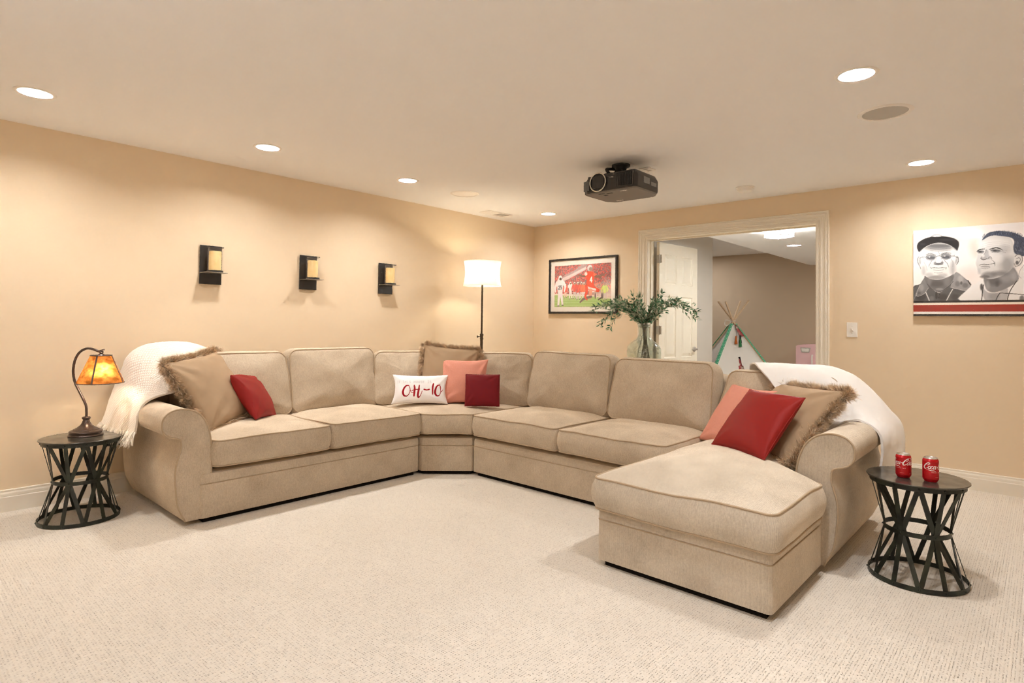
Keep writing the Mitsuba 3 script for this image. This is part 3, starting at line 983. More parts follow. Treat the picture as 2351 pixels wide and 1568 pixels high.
# sweeps run from the front (d = 1.088 -> y = -1.088) to the back
obj('back_frame', rbox(AX - .10, -2.695, -.28, -.065, .05, .86, .05), 'm_fabric', S, 40)
add_cushion(S, 'seat_cushion', [(AX + .008, -1.122), (-3.492, -1.122), (-3.492, -.36), (AX + .008, -.36)], .330, .486, 'm_fabric', crown_t=.036, seed=1)
add_cushion(S, 'seat_cushion', [(-3.482, -1.126), (-2.695, -1.126), (-2.695, -.36), (-3.482, -.36)], .326, .488, 'm_fabric', crown_t=.040, seed=2)
back_cushion(S, .80, .475, .17, (-3.855, -.500, .500), -90, 13, 'm_fabric', 3)
back_cushion(S, .80, .490, .18, (-3.055, -.505, .500), -90, 13, 'm_fabric', 4)

# ---- corner wedge
S = thing('sofa_corner', 'beige corner wedge joining both runs of the sectional sofa', 'sofa', SOFA_G)
base_block(S, [(-2.683, -1.118), (-2.403, -1.402), (-1.345, -1.402), (-1.345, -1.02), (-2.31, -.07), (-2.683, -.07)], 'm_fabric')
add_cushion(S, 'seat_cushion', [(-2.690, -1.145), (-2.425, -1.412), (-1.66, -1.412), (-1.66, -1.12), (-2.38, -.38), (-2.688, -.38)], .330, .482, 'm_fabric', crown_t=.036, seed=5, r=.03)
fr = Polygon([(-2.683, -.07), (-2.31, -.07), (-1.345, -1.02), (-1.345, -1.402), (-1.54, -1.402), (-1.54, -1.10), (-2.39, -.27), (-2.683, -.27)])
obj('back_frame', extrude(fr.buffer(-.02).buffer(.02), .81, M4(t=(0, 0, .05))), 'm_fabric', S, 40)
back_cushion(S, .64, .455, .16, (-2.450, -.675, .500), -122, 13, 'm_fabric', 6, taper=.01, taper2=.01, wr=.020)
back_cushion(S, .66, .450, .16, (-1.950, -1.195, .500), -146, 13, 'm_fabric', 7, taper=.01, taper2=.03, wr=.026)

# ---- armless run and chaise
S = thing('sofa_section', 'beige armless two-seat sofa section between corner wedge and chaise', 'sofa', SOFA_G)
base_block(S, [(FRONT_R, -3.095), (-1.345, -3.095), (-1.345, -1.415), (FRONT_R, -1.415)], 'm_fabric')
obj('back_frame', rbox(-1.56, -1.345, -3.095, -1.415, .05, .86, .05), 'm_fabric', S, 40)
add_cushion(S, 'seat_cushion', [(-2.432, -1.424), (-2.432, -2.268), (-1.66, -2.268), (-1.66, -1.424)], .328, .482, 'm_fabric', crown_t=.042, seed=8)
add_cushion(S, 'seat_cushion', [(-2.440, -2.280), (-2.440, -3.096), (-1.66, -3.096), (-1.66, -2.280)], .330, .480, 'm_fabric', crown_t=.040, seed=9)
back_cushion(S, .82, .475, .18, (-1.800, -1.850, .500), 180, 13, 'm_fabric', 10)
back_cushion(S, .82, .460, .18, (-1.805, -2.690, .500), 180, 13, 'm_fabric', 11)

S = thing('sofa_chaise', 'beige chaise section with long footrest and rolled arm', 'sofa', SOFA_G)
base_block(S, [(-3.175, -3.968), (-2.44, -3.968), (-2.44, -3.90), (-1.345, -3.90), (-1.345, -3.115), (-3.175, -3.115)], 'm_fabric_chaise', r=.022)
arm(S, lambda a_, z_, d: (d, -3.850 + a_ * .985, z_), -2.462, -1.36, 'm_fabric_chaise')
obj('back_frame', rbox(-1.56, -1.345, -3.96, -3.115, .05, .86, .05), 'm_fabric', S, 40)
add_cushion(S, 'seat_cushion', [(-3.205, -3.108), (-3.205, -3.990), (-2.515, -3.990), (-2.495, -3.845), (-1.66, -3.845), (-1.66, -3.108)], .292, .448, 'm_fabric_chaise', crown_t=.085, crown_b=.0,
            bulge=.022, r=.04, wav=.010, seed=12, power=2.2, rings=20)
back_cushion(S, .78, .43, .18, (-1.805, -3.500, .490), 180, 13, 'm_fabric', 13, taper=.02, taper2=.10)

# ================================================================ THROW PILLOWS
FUR = [(0.42, 0.29, 0.17), (0.62, 0.47, 0.31), (0.80, 0.68, 0.52), (0.20, 0.125, 0.07), (0.52, 0.37, 0.23)]


def pillow(name, label, w, h, t, center, R, m, seed, group=None, welt=None, **k):
    V, F, u, v, edge, n = pillow_grid(w, h, t, seed=seed, **k)
    key = thing(name, label, 'pillow', group)
    Mx = M4(R, center)
    VV = trimesh.transform_points(V, Mx)
    scene[key + '__cover'] = ply(trimesh.Trimesh(VV, F, process=False), m, smooth=True, uv=np.column_stack([u * w / 2, v * h / 2]))
    if welt:
        obj('welt', tube(trimesh.transform_points(edge, Mx), .0035, 6, True), welt, key, True)
    return key, Mx, edge, V


def fur_trim(key, Mx, edge, length, count, seed):
    """Fringe of soft hairs all around the seam."""
    g = np.random.default_rng(seed)
    P = np.vstack([edge, edge[:1]])
    dP = np.diff(P, axis=0)
    seg = np.linalg.norm(dP, axis=1)
    cum = np.concatenate([[0], np.cumsum(seg)])
    c = edge.mean(0)
    s = g.uniform(0, cum[-1], count)
    k = np.clip(np.searchsorted(cum, s) - 1, 0, len(seg) - 1)
    td = dP[k] / np.maximum(seg[k], 1e-9)[:, None]
    p = P[k] + td * (s - cum[k])[:, None]
    out = np.stack([td[:, 1], -td[:, 0], 0 * s], 1)
    out *= np.sign((out * (p - c)).sum(1))[:, None]
    zz = np.array([0, 0, 1.0])
    clump = meshkit.noise(np.stack([s * 70, 0 * s, 0 * s + seed], 1), seed) - .5
    a = g.normal(0, .72, count)
    d = out * np.cos(a)[:, None] + zz * np.sin(a)[:, None] + td * (g.normal(0, .22, count) + 1.6 * clump)[:, None]
    d /= np.linalg.norm(d, axis=1, keepdims=True)
    ln = (length * g.uniform(.45, .95, count) * (.85 + .5 * clump))[:, None]
    start = p + d * .002 + out * g.uniform(-.008, .012, (count, 1))
    sd = np.cross(d, g.normal(0, 1, (count, 3)))
    sd /= np.linalg.norm(sd, axis=1, keepdims=True)
    wd = g.uniform(.0007, .0014, (count, 1))
    bend = g.normal(0, .16, (count, 3)) * ln + np.array([0, -.10, 0]) * ln
    V = np.stack([start - sd * wd, start + sd * wd, start + d * ln * .55 + bend * .3 + sd * wd, start + d * ln * .55 + bend * .3 - sd * wd, start + d * ln + bend], 1).reshape(-1, 3)
    b = np.arange(count) * 5
    F = np.stack([np.stack([b, b + 1, b + 2], 1), np.stack([b, b + 2, b + 3], 1), np.stack([b + 3, b + 2, b + 4], 1)], 1).reshape(-1, 3)
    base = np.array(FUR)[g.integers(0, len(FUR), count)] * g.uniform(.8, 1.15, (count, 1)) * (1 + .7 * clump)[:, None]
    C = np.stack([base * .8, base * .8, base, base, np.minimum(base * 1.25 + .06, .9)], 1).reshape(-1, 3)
    V = trimesh.transform_points(np.array(V), Mx)
    core = tube(trimesh.transform_points(edge, Mx), .011, 8, True)
    n0 = len(V)
    V = np.vstack([V, core.vertices])
    F = np.vstack([np.array(F), core.faces + n0])
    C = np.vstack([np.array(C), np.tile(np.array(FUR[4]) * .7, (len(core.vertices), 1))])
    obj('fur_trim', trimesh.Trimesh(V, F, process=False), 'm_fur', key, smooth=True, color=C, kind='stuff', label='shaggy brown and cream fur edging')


FURG = 'tan fur-edged pillows'
kk, Mx, e, _ = pillow('throw_pillow', 'tan velvet pillow with shaggy fur edging leaning on the arm under the knit throw', .56, .53, .19, (-4.090, -.590, .735), facing(-58, 33, 7), 'm_velvet', 21, FURG, wrinkle=.012, n=80, fold=.008)
fur_trim(kk, Mx, e, .062, 42000, 1)
kk, Mx, e, _ = pillow('throw_pillow', 'tan fur-edged pillow standing upright in the sofa corner behind the pink pillow', .50, .48, .17, (-2.215, -.900, .765), facing(-136, 16, -5), 'm_velvet', 22, FURG, wrinkle=.010, n=80, fold=.006)
fur_trim(kk, Mx, e, .052, 36000, 2)
kk, Mx, e, _ = pillow('throw_pillow', 'tan fur-edged pillow on the chaise leaning against the arm under the white fleece', .53, .53, .18, (-2.100, -3.682, .672), facing(146, 46, 1.7), 'm_velvet', 23, FURG, wrinkle=.010, n=80, fold=.006)
fur_trim(kk, Mx, e, .062, 42000, 3)
pillow('throw_pillow', 'small brick-red satin pillow slumped beside the fur-edged pillow on the left sofa section', .36, .36, .14, (-3.800, -.590, .665), facing(-44, 33, -6), 'm_red_satin', 24, 'red pillows', wrinkle=.012, n=80, fold=.006)
pillow('throw_pillow', 'smallest pillow, a dark wine-red square standing at the right of the corner group', .285, .265, .10, (-2.195, -1.300, .650), facing(-137, 15, 0), 'm_red_dark', 25, 'red pillows', 'm_red_dark', wrinkle=.004, pinch=.015, puff=.30)
pillow('throw_pillow', 'large bright red corded pillow lying in front of the pink one on the chaise', .415, .415, .13, (-2.315, -3.598, .680), facing(152, 41.5, 0), 'm_red_satin', 26, 'red pillows', 'm_red_satin', wrinkle=.006, pinch=.05)
pillow('throw_pillow', 'pink checked pillow in the sofa corner between the white and wine-red pillows', .41, .40, .13, (-2.185, -1.065, .705), facing(-138, 17, 0), 'm_pink', 27, 'pink checked pillows', wrinkle=.008, pinch=.10, fold=.006, n=70)
pillow('throw_pillow', 'pink checked pillow tucked behind the large red pillow on the chaise', .45, .45, .12, (-1.960, -3.350, .645), facing(147, 36, 0), 'm_pink', 28, 'pink checked pillows', wrinkle=.008, pinch=.09, fold=.005, n=70)

# white lumbar pillow with printed lettering
V, F, u, v, edge, n = pillow_grid(.48, .255, .13, n=260, pinch=.12, wrinkle=.005, seed=29, puff=.36)
key = thing('lumbar_pillow', 'white lumbar pillow lettered OH-IO in red script, in the sofa corner', 'pillow')
Mx = M4(facing(-133, 17, 0), (-2.490, -.845, .640))
half = len(V) // 2
P2 = np.column_stack([u[:half] * 390 + 620, 690 - v[:half] * 205])      # drawing units of the print
pt = Paint(P2, (246, 246, 250))
R_ = (150, 24, 36)
pt.stroke([(470, 655), (430, 660), (398, 700), (388, 750), (410, 792), (450, 795), (482, 755), (488, 700), (470, 660), (450, 655)], [10, 18, 26, 30, 22, 12, 8, 8, 8, 6], R_, 2, 6)
pt.stroke([(488, 700), (505, 745), (530, 750), (560, 715)], 7, R_, 2, 6)
pt.stroke([(545, 655), (552, 700), (545, 795)], [16, 26, 22], R_, 2, 6)
pt.stroke([(515, 722), (560, 712), (620, 705)], 10, R_, 2, 6)
pt.stroke([(612, 655), (606, 720), (598, 780), (606, 820), (632, 790), (655, 730)], [14, 24, 26, 18, 9, 6], R_, 2, 6)
pt.stroke([(682, 708), (716, 716), (748, 708)], [20, 15, 20], R_, 2, 6)
pt.stroke([(806, 632), (797, 690), (800, 772)], [22, 24, 14], R_, 2, 6)
pt.stroke([(905, 640), (862, 660), (838, 710), (836, 760), (862, 792), (900, 780), (922, 730), (918, 670), (896, 645)], [10, 18, 26, 28, 20, 10, 8, 8, 7], R_, 2, 6)
pt.stroke([(905, 640), (915, 700), (935, 735), (958, 705)], 7, R_, 2, 6)
for st in text_strokes('IF THIS HOUSE IS', 285, -620, 34, 22, .42):
    pt.stroke([(x, -y) for x, y in st], 5.5, (205, 205, 210), 2.5)
C = np.vstack([colours(pt.C), np.tile(colours([(246, 246, 250)]), (half, 1))])
scene[key + '__cover'] = ply(trimesh.Trimesh(trimesh.transform_points(V, Mx), F, process=False), 'm_print_cloth', smooth=True, color=C)


# ================================================================ THROWS
def drape(curves, nu, nv, thick, key, m, name='cloth', lump=.008, seed=0, smooth=True, relief=None):
    """Cloth through several profile curves (each a list of xyz); thin closed sheet with folds."""
    prof = []
    for c in curves:
        q = spline(c, 14)
        d = np.concatenate([[0], np.cumsum(np.linalg.norm(np.diff(q, axis=0), axis=1))])
        t = np.linspace(0, d[-1], nu)
        prof.append(np.stack([np.interp(t, d, q[:, i]) for i in range(3)], 1))
    prof = np.array(prof)                                   # k, nu, 3
    S_ = np.array([spline(prof[:, i], 16) for i in range(nu)])
    d = np.linspace(0, S_.shape[1] - 1, nv)
    lo = np.floor(d).astype(int).clip(0, S_.shape[1] - 2)
    G = S_[:, lo] * (1 - (d - lo))[None, :, None] + S_[:, lo + 1] * (d - lo)[None, :, None]
    du, dv = np.gradient(G, axis=0), np.gradient(G, axis=1)
    nrm = np.cross(du, dv)
    nrm /= np.linalg.norm(nrm, axis=-1, keepdims=True) + 1e-12
    G = G + nrm * ((meshkit.fbm(G * 7.0, 3, seed) - .5) * 2 * lump)[..., None]
    lu = np.concatenate([[0], np.cumsum(np.linalg.norm(np.diff(G, axis=0), axis=-1).mean(1))])
    lv = np.concatenate([[0], np.cumsum(np.linalg.norm(np.diff(G, axis=1), axis=-1).mean(0))])
    uv = np.stack(np.meshgrid(lu, lv, indexing='ij'), -1).reshape(-1, 2)
    A, B = G + nrm * thick / 2, G - nrm * thick / 2
    if relief:
        A = A + nrm * relief(uv[:, 0], uv[:, 1]).reshape(G.shape[:2])[..., None]
    a_, b_ = G.shape[:2]
    i, j = np.meshgrid(np.arange(a_ - 1), np.arange(b_ - 1), indexing='ij')
    q = np.stack([i * b_ + j, (i + 1) * b_ + j, (i + 1) * b_ + j + 1, i * b_ + j + 1], -1).reshape(-1, 4)
    tri = np.vstack([q[:, [0, 1, 2]], q[:, [0, 2, 3]]])
    F_ = [tri, tri[:, ::-1] + a_ * b_]
    rim = [(x, 0) for x in range(a_)] + [(a_ - 1, y) for y in range(1, b_)] + [(x, b_ - 1) for x in range(a_ - 2, -1, -1)] + [(0, y) for y in range(b_ - 2, 0, -1)]
    r_ = np.array([x * b_ + y for x, y in rim])
    r2 = np.roll(r_, -1)
    F_.append(np.stack([r_, r_ + a_ * b_, r2], 1))
    F_.append(np.stack([r2, r_ + a_ * b_, r2 + a_ * b_], 1))
    m_ = trimesh.Trimesh(np.vstack([A.reshape(-1, 3), B.reshape(-1, 3)]), np.vstack(F_), process=False)
    scene[f'{key}__{name}'] = ply(m_, m, smooth=smooth, uv=np.vstack([uv, uv]))
    return G


def knit_relief(a, b):
    r = np.floor(b / .0135)
    u_ = a / .023 + .5 * (r % 2)
    fu, fv = u_ - np.floor(u_) - .5, b / .0135 - r - .5
    g_ = meshkit.noise(np.column_stack([np.floor(u_), r, 0 * r]), 3)
    return .0085 * (np.sqrt(np.maximum(1 - 3.4 * fu ** 2, 0)) * np.cos(fv * 2.7) - .6) * (.75 + .5 * g_)


key = thing('knit_throw', 'cream chunky-knit throw with fringe draped over the left arm and sofa back', 'throw')
G = drape([
    [(-3.93, -.075, .90), (-4.10, -.070, .985), (-4.30, -.068, .985), (-4.44, -.068, .93), (-4.50, -.070, .82), (-4.54, -.075, .68), (-4.58, -.08, .56), (-4.60, -.085, .50)],
    [(-3.97, -.22, .985), (-4.09, -.21, 1.035), (-4.25, -.21, 1.045), (-4.40, -.21, 1.02), (-4.49, -.21, .94), (-4.53, -.21, .82), (-4.58, -.21, .65), (-4.615, -.22, .50)],
    [(-4.06, -.42, .94), (-4.14, -.42, .985), (-4.25, -.42, .985), (-4.38, -.42, .935), (-4.47, -.42, .85), (-4.53, -.42, .73), (-4.575, -.42, .61), (-4.600, -.42, .50)],
    [(-4.10, -.58, .88), (-4.19, -.58, .87), (-4.28, -.58, .84), (-4.36, -.58, .80), (-4.445, -.58, .755), (-4.525, -.58, .69), (-4.560, -.58, .60), (-4.575, -.58, .50)],
    [(-4.17, -.665, .775), (-4.24, -.665, .77), (-4.31, -.665, .755), (-4.38, -.665, .738), (-4.455, -.665, .720), (-4.520, -.665, .680), (-4.556, -.665, .610), (-4.565, -.665, .505)],
], 420, 300, .012, key, 'm_knit', lump=.010, seed=3, relief=knit_relief)
g = np.random.default_rng(5)
fr_ = []
for i in range(230):
    t = g.uniform(0, 1) * (G.shape[1] - 1)
    b = int(t)
    p = G[-1, b] * (1 - (t - b)) + G[-1, min(b + 1, G.shape[1] - 1)] * (t - b)
    out = np.array([-1.0, -.1, 0])
    ln = g.uniform(.055, .095)
    q0 = p + out * g.uniform(-.006, .012) + np.array([0, 0, .012])
    q1 = q0 + np.array([-.018, g.normal(0, .012), -ln * .55])
    q2 = q1 + np.array([-.012 + g.normal(0, .010), g.normal(0, .016), -ln * .5])
    fr_.append(tube([q0, (q0 + q1) / 2 + g.normal(0, .003, 3), q1, q2], [.0046, .004, .0032, .0014], 5))
obj('fringe', cat(fr_), 'm_fringe', key, True, kind='stuff', label='tasselled cream fringe')

key = thing('fleece_throw', 'plain white fleece throw draped over the chaise back and right arm', 'throw')
drape([
    [(-1.330, -3.22, .80), (-1.325, -3.40, .84), (-1.325, -3.60, .86), (-1.325, -3.76, .86), (-1.325, -3.87, .83), (-1.325, -3.97, .77), (-1.325, -4.08, .69), (-1.325, -4.140, .60), (-1.325, -4.15, .46), (-1.33, -4.15, .33)],
    [(-1.45, -3.24, .925), (-1.45, -3.42, .945), (-1.45, -3.60, .950), (-1.45, -3.76, .955), (-1.45, -3.88, .92), (-1.45, -3.97, .85), (-1.45, -4.06, .75), (-1.45, -4.130, .62), (-1.45, -4.145, .48), (-1.45, -4.145, .34)],
    [(-1.62, -3.33, .965), (-1.62, -3.48, .968), (-1.62, -3.63, .968), (-1.62, -3.78, .955), (-1.62, -3.89, .90), (-1.62, -3.98, .82), (-1.62, -4.070, .72), (-1.62, -4.135, .61), (-1.62, -4.145, .50), (-1.62, -4.142, .37)],
    [(-1.755, -3.42, .935), (-1.755, -3.53, .940), (-1.755, -3.65, .935), (-1.755, -3.77, .905), (-1.755, -3.87, .845), (-1.755, -3.96, .775), (-1.755, -4.05, .705), (-1.755, -4.130, .625), (-1.755, -4.143, .52), (-1.755, -4.140, .39)],
    [(-1.865, -3.56, .82), (-1.865, -3.65, .815), (-1.865, -3.74, .79), (-1.865, -3.83, .715), (-1.865, -3.895, .680), (-1.865, -3.97, .692), (-1.865, -4.04, .703), (-1.865, -4.125, .640), (-1.865, -4.142, .54), (-1.865, -4.136, .41)],
    [(-1.94, -3.79, .50), (-1.94, -3.83, .53), (-1.94, -3.860, .555), (-1.94, -3.890, .618), (-1.94, -3.940, .672), (-1.94, -3.993, .694), (-1.94, -4.040, .698), (-1.94, -4.122, .645), (-1.94, -4.138, .55), (-1.94, -4.128, .435)],
], 140, 110, .012, key, 'm_fleece', lump=.006, seed=8)
PORTRAIT = [
('p',((.427,.518),(.424,.490),(.415,.468),(.402,.456),(.387,.457),(.374,.470),(.365,.494),(.362,.523),(.365,.551),(.374,.573),(.388,.584),(.402,.583),(.415,.569),(.424,.546)),(214,198,190),0.0243,3,0.7),
('p',((.432,.635),(.409,.622),(.344,.616),(.248,.617),(.137,.627),(.035,.643),(-0.038,.663),(-0.064,.682),(-0.038,.696),(.035,.702),(.138,.699),(.248,.688),(.344,.672),(.409,.653)),(246,244,244),0.0243,3,0.7),
('p',((.403,.324),(.397,.301),(.380,.283),(.355,.274),(.328,.275),(.303,.286),(.286,.306),(.280,.329),(.286,.353),(.304,.371),(.328,.380),(.356,.378),(.380,.367),(.397,.347)),(228,216,214),0.0243,3,0.6),
('p',((-0.001,.236),(.045,.254),(.077,.308),(.096,.251),(.132,.207),(.171,.186),(.216,.223),(.255,.270),(.268,.330),(.285,.338),(.311,.310),(.339,.282),(.367,.245),(.346,.201),(.317,.166),(.303,.115),(-0.001,.120)),(74,76,80),0.0024,3,1),
('p',((.081,.153),(.078,.139),(.069,.129),(.057,.123),(.043,.123),(.031,.129),(.022,.140),(.019,.154),(.022,.167),(.031,.178),(.043,.184),(.057,.183),(.069,.177),(.078,.166)),(48,48,52),0.0081,3,0.8),
('p',((.221,.150),(.218,.139),(.210,.131),(.198,.127),(.184,.127),(.173,.132),(.164,.140),(.161,.151),(.164,.162),(.173,.170),(.185,.174),(.198,.174),(.210,.169),(.218,.160)),(44,44,48),0.0081,3,0.8),
('p',((.291,.149),(.289,.138),(.283,.130),(.274,.125),(.264,.126),(.256,.130),(.250,.139),(.248,.149),(.250,.160),(.256,.168),(.265,.173),(.274,.172),(.283,.167),(.289,.159)),(52,52,56),0.0081,3,0.7),
('p',((.136,.139),(.135,.131),(.131,.125),(.125,.121),(.118,.122),(.112,.125),(.108,.132),(.106,.140),(.108,.148),(.112,.154),(.118,.158),(.125,.157),(.131,.154),(.135,.147)),(112,112,114),0.0057,3,0.6),
('p',((.158,.163),(.158,.150),(.156,.139),(.153,.134),(.150,.134),(.147,.140),(.145,.150),(.144,.164),(.145,.177),(.147,.188),(.150,.193),(.153,.193),(.156,.187),(.158,.177)),(30,30,33),0.0032,3,0.8),
('p',((.045,.253),(.073,.299),(.091,.251),(.099,.226),(.065,.175),(.019,.161),(.009,.170)),(112,113,117),0.002,2,1),
('p',((.071,.227),(.069,.215),(.065,.206),(.059,.200),(.052,.201),(.046,.206),(.041,.216),(.040,.228),(.041,.240),(.046,.250),(.052,.255),(.059,.255),(.065,.249),(.069,.239)),(150,150,152),0.0073,3,0.6),
('p',((.050,.184),(.048,.179),(.044,.176),(.038,.174),(.031,.174),(.025,.176),(.020,.180),(.019,.185),(.021,.190),(.025,.194),(.031,.196),(.038,.196),(.044,.193),(.048,.189)),(70,70,74),0.004,3,0.6),
('p',((.241,.228),(.268,.327),(.285,.338),(.318,.304),(.344,.270),(.370,.242),(.334,.195),(.284,.209)),(138,138,142),0.002,2,1),
('p',((.321,.286),(.319,.274),(.314,.264),(.307,.259),(.300,.260),(.293,.265),(.288,.275),(.286,.287),(.288,.299),(.293,.308),(.300,.313),(.308,.313),(.314,.307),(.319,.298)),(176,176,178),0.0073,3,0.8),
('p',((.299,.250),(.297,.242),(.293,.235),(.287,.231),(.281,.231),(.275,.235),(.271,.243),(.270,.251),(.271,.260),(.275,.267),(.281,.271),(.288,.271),(.293,.267),(.297,.259)),(100,100,104),0.0057,3,0.7),
('p',((.349,.237),(.347,.229),(.343,.223),(.336,.220),(.328,.220),(.321,.224),(.317,.230),(.315,.238),(.317,.246),(.321,.252),(.328,.255),(.336,.255),(.343,.251),(.347,.245)),(96,96,100),0.0057,3,0.7),
('p',((.315,.256),(.314,.251),(.312,.247),(.310,.244),(.307,.244),(.304,.247),(.302,.251),(.302,.256),(.302,.262),(.304,.266),(.307,.268),(.310,.268),(.313,.265),(.314,.261)),(60,60,64),0.0032,3,0.7),
('s',((.046,.254),(.019,.166),(.065,.173),(.101,.226)),0.002,(206,206,206),0.001,5,1),
('s',((.238,.227),(.289,.209),(.337,.195)),0.0024,(196,196,196),0.001,5,1),
('s',((-0.001,.229),(.019,.244),(.045,.254)),0.0036,(30,30,33),0.001,5,1),
('s',((.349,.273),(.365,.239)),0.0065,(20,20,24),0.001,5,1),
('s',((-0.001,.120),(.011,.154),(.029,.185)),0.0024,(180,180,180),0.0012,4,0.7),
('p',((.074,.320),(.084,.267),(.116,.223),(.172,.190),(.221,.229),(.253,.273),(.263,.327),(.221,.302),(.152,.292),(.102,.307)),(92,93,97),0.0032,3,1),
('p',((.197,.254),(.192,.244),(.180,.235),(.162,.231),(.142,.232),(.124,.237),(.111,.246),(.106,.257),(.111,.268),(.124,.276),(.142,.280),(.162,.279),(.180,.274),(.192,.265)),(66,66,70),0.0113,3,0.8),
('p',((.241,.271),(.239,.255),(.233,.242),(.225,.236),(.217,.236),(.209,.243),(.203,.256),(.202,.272),(.204,.288),(.209,.300),(.217,.307),(.226,.307),(.234,.299),(.239,.286)),(120,120,123),0.0097,3,0.7),
('p',((.120,.275),(.118,.262),(.115,.251),(.109,.245),(.103,.246),(.098,.252),(.095,.263),(.093,.276),(.095,.290),(.098,.300),(.104,.306),(.110,.306),(.115,.299),(.118,.289)),(118,118,121),0.0081,3,0.7),
('s',((.091,.258),(.121,.217),(.172,.192),(.221,.227),(.258,.270)),0.0024,(24,24,27),0.001,5,1),
('p',((.196,.211),(.194,.207),(.187,.204),(.177,.202),(.166,.203),(.156,.205),(.149,.208),(.147,.213),(.149,.217),(.156,.220),(.166,.222),(.177,.221),(.187,.219),(.194,.216)),(150,150,152),0.0049,3,0.7),
('p',((.047,.509),(.043,.459),(.047,.409),(.057,.365),(.075,.326),(.107,.299),(.152,.287),(.197,.293),(.232,.318),(.258,.355),(.272,.396),(.279,.444),(.277,.493),(.252,.531),(.213,.561),(.173,.575),(.133,.571),(.092,.555),(.064,.529)),(226,226,226),0.0024,4,1),
('p',((.053,.443),(.052,.428),(.048,.416),(.042,.409),(.036,.410),(.031,.417),(.027,.429),(.026,.444),(.027,.460),(.031,.472),(.037,.478),(.043,.478),(.048,.470),(.052,.458)),(198,198,198),0.0024,3,1),
('s',((.035,.475),(.028,.454),(.033,.422),(.043,.400),(.050,.378)),0.0028,(40,40,43),0.001,5,1),
('s',((.043,.453),(.047,.421)),0.0024,(90,90,93),0.001,5,1),
('p',((.294,.434),(.293,.421),(.290,.410),(.285,.404),(.281,.404),(.276,.411),(.274,.422),(.273,.436),(.274,.449),(.277,.460),(.281,.466),(.286,.465),(.290,.459),(.293,.448)),(188,188,188),0.0024,3,1),
('s',((.281,.462),(.291,.449),(.289,.419),(.278,.399)),0.0028,(42,42,45),0.001,5,1),
('s',((.278,.438),(.274,.408)),0.0024,(70,70,73),0.001,5,1),
('p',((.261,.536),(.252,.526),(.226,.519),(.189,.517),(.147,.520),(.108,.528),(.081,.539),(.072,.551),(.081,.561),(.108,.568),(.147,.570),(.189,.567),(.227,.559),(.252,.548)),(120,121,124),0.0138,3,0.85),
('p',((.247,.549),(.240,.544),(.219,.541),(.189,.541),(.156,.543),(.126,.548),(.105,.555),(.097,.561),(.105,.566),(.126,.570),(.156,.570),(.190,.567),(.219,.562),(.240,.556)),(86,86,90),0.0073,3,0.7),
('s',((.112,.536),(.163,.540),(.193,.534),(.242,.526)),0.002,(70,70,74),0.0016,5,0.55),
('s',((.112,.521),(.163,.525),(.193,.519),(.242,.510)),0.002,(70,70,74),0.0016,5,0.5),
('s',((.112,.507),(.163,.511),(.193,.505),(.242,.496)),0.002,(70,70,74),0.0016,5,0.4),
('s',((.165,.510),(.173,.482),(.168,.470)),0.0024,(90,90,93),0.0012,4,0.7),
('s',((.193,.499),(.178,.481)),0.0024,(80,80,83),0.0012,4,0.6),
('p',((.272,.372),(.271,.349),(.266,.330),(.259,.320),(.252,.320),(.245,.331),(.241,.350),(.239,.374),(.241,.397),(.246,.416),(.252,.426),(.260,.426),(.266,.415),(.271,.396)),(150,150,153),0.0121,3,0.7),
('p',((.082,.363),(.081,.347),(.077,.335),(.071,.328),(.065,.328),(.060,.335),(.056,.348),(.055,.365),(.057,.381),(.060,.394),(.066,.401),(.072,.400),(.077,.393),(.081,.380)),(176,176,178),0.0089,3,0.7),
('p',((.207,.302),(.201,.296),(.186,.291),(.164,.289),(.140,.290),(.117,.294),(.102,.300),(.096,.307),(.102,.314),(.118,.319),(.140,.321),(.164,.320),(.186,.316),(.201,.309)),(128,128,131),0.0073,3,0.8),
('p',((.221,.320),(.218,.313),(.210,.308),(.198,.306),(.185,.306),(.173,.310),(.165,.316),(.162,.323),(.165,.329),(.173,.335),(.185,.337),(.199,.336),(.210,.333),(.219,.327)),(160,160,162),0.0081,3,0.6),
('p',((.132,.327),(.129,.320),(.122,.315),(.112,.312),(.101,.313),(.091,.316),(.084,.322),(.081,.329),(.084,.336),(.091,.341),(.101,.344),(.112,.344),(.123,.340),(.129,.334)),(170,170,172),0.0073,3,0.6),
('p',((.150,.463),(.146,.455),(.137,.448),(.124,.445),(.110,.446),(.097,.451),(.088,.459),(.085,.468),(.088,.476),(.097,.483),(.110,.486),(.125,.485),(.138,.480),(.146,.472)),(120,120,123),0.0032,3,1),
('p',((.244,.465),(.240,.455),(.232,.448),(.220,.445),(.206,.446),(.194,.451),(.186,.459),(.182,.469),(.186,.478),(.194,.485),(.206,.489),(.220,.488),(.232,.483),(.241,.474)),(112,112,115),0.0032,3,1),
('p',((.144,.460),(.141,.455),(.134,.452),(.124,.451),(.113,.451),(.102,.454),(.095,.458),(.093,.463),(.095,.468),(.103,.471),(.113,.473),(.124,.472),(.134,.469),(.141,.465)),(44,44,48),0.0024,3,1),
('p',((.238,.460),(.235,.455),(.229,.452),(.219,.450),(.209,.451),(.199,.454),(.193,.458),(.190,.463),(.193,.468),(.199,.472),(.209,.473),(.219,.473),(.229,.470),(.235,.465)),(40,40,44),0.0024,3,1),
('p',((.114,.469),(.114,.468),(.112,.467),(.109,.466),(.106,.466),(.103,.467),(.101,.469),(.100,.470),(.101,.472),(.103,.473),(.106,.474),(.109,.473),(.112,.472),(.114,.471)),(210,210,210),0.0012,3,1),
('p',((.211,.470),(.211,.469),(.209,.468),(.206,.467),(.203,.467),(.200,.468),(.198,.470),(.197,.471),(.198,.473),(.200,.474),(.203,.475),(.206,.474),(.209,.473),(.211,.472)),(206,206,206),0.0012,3,1),
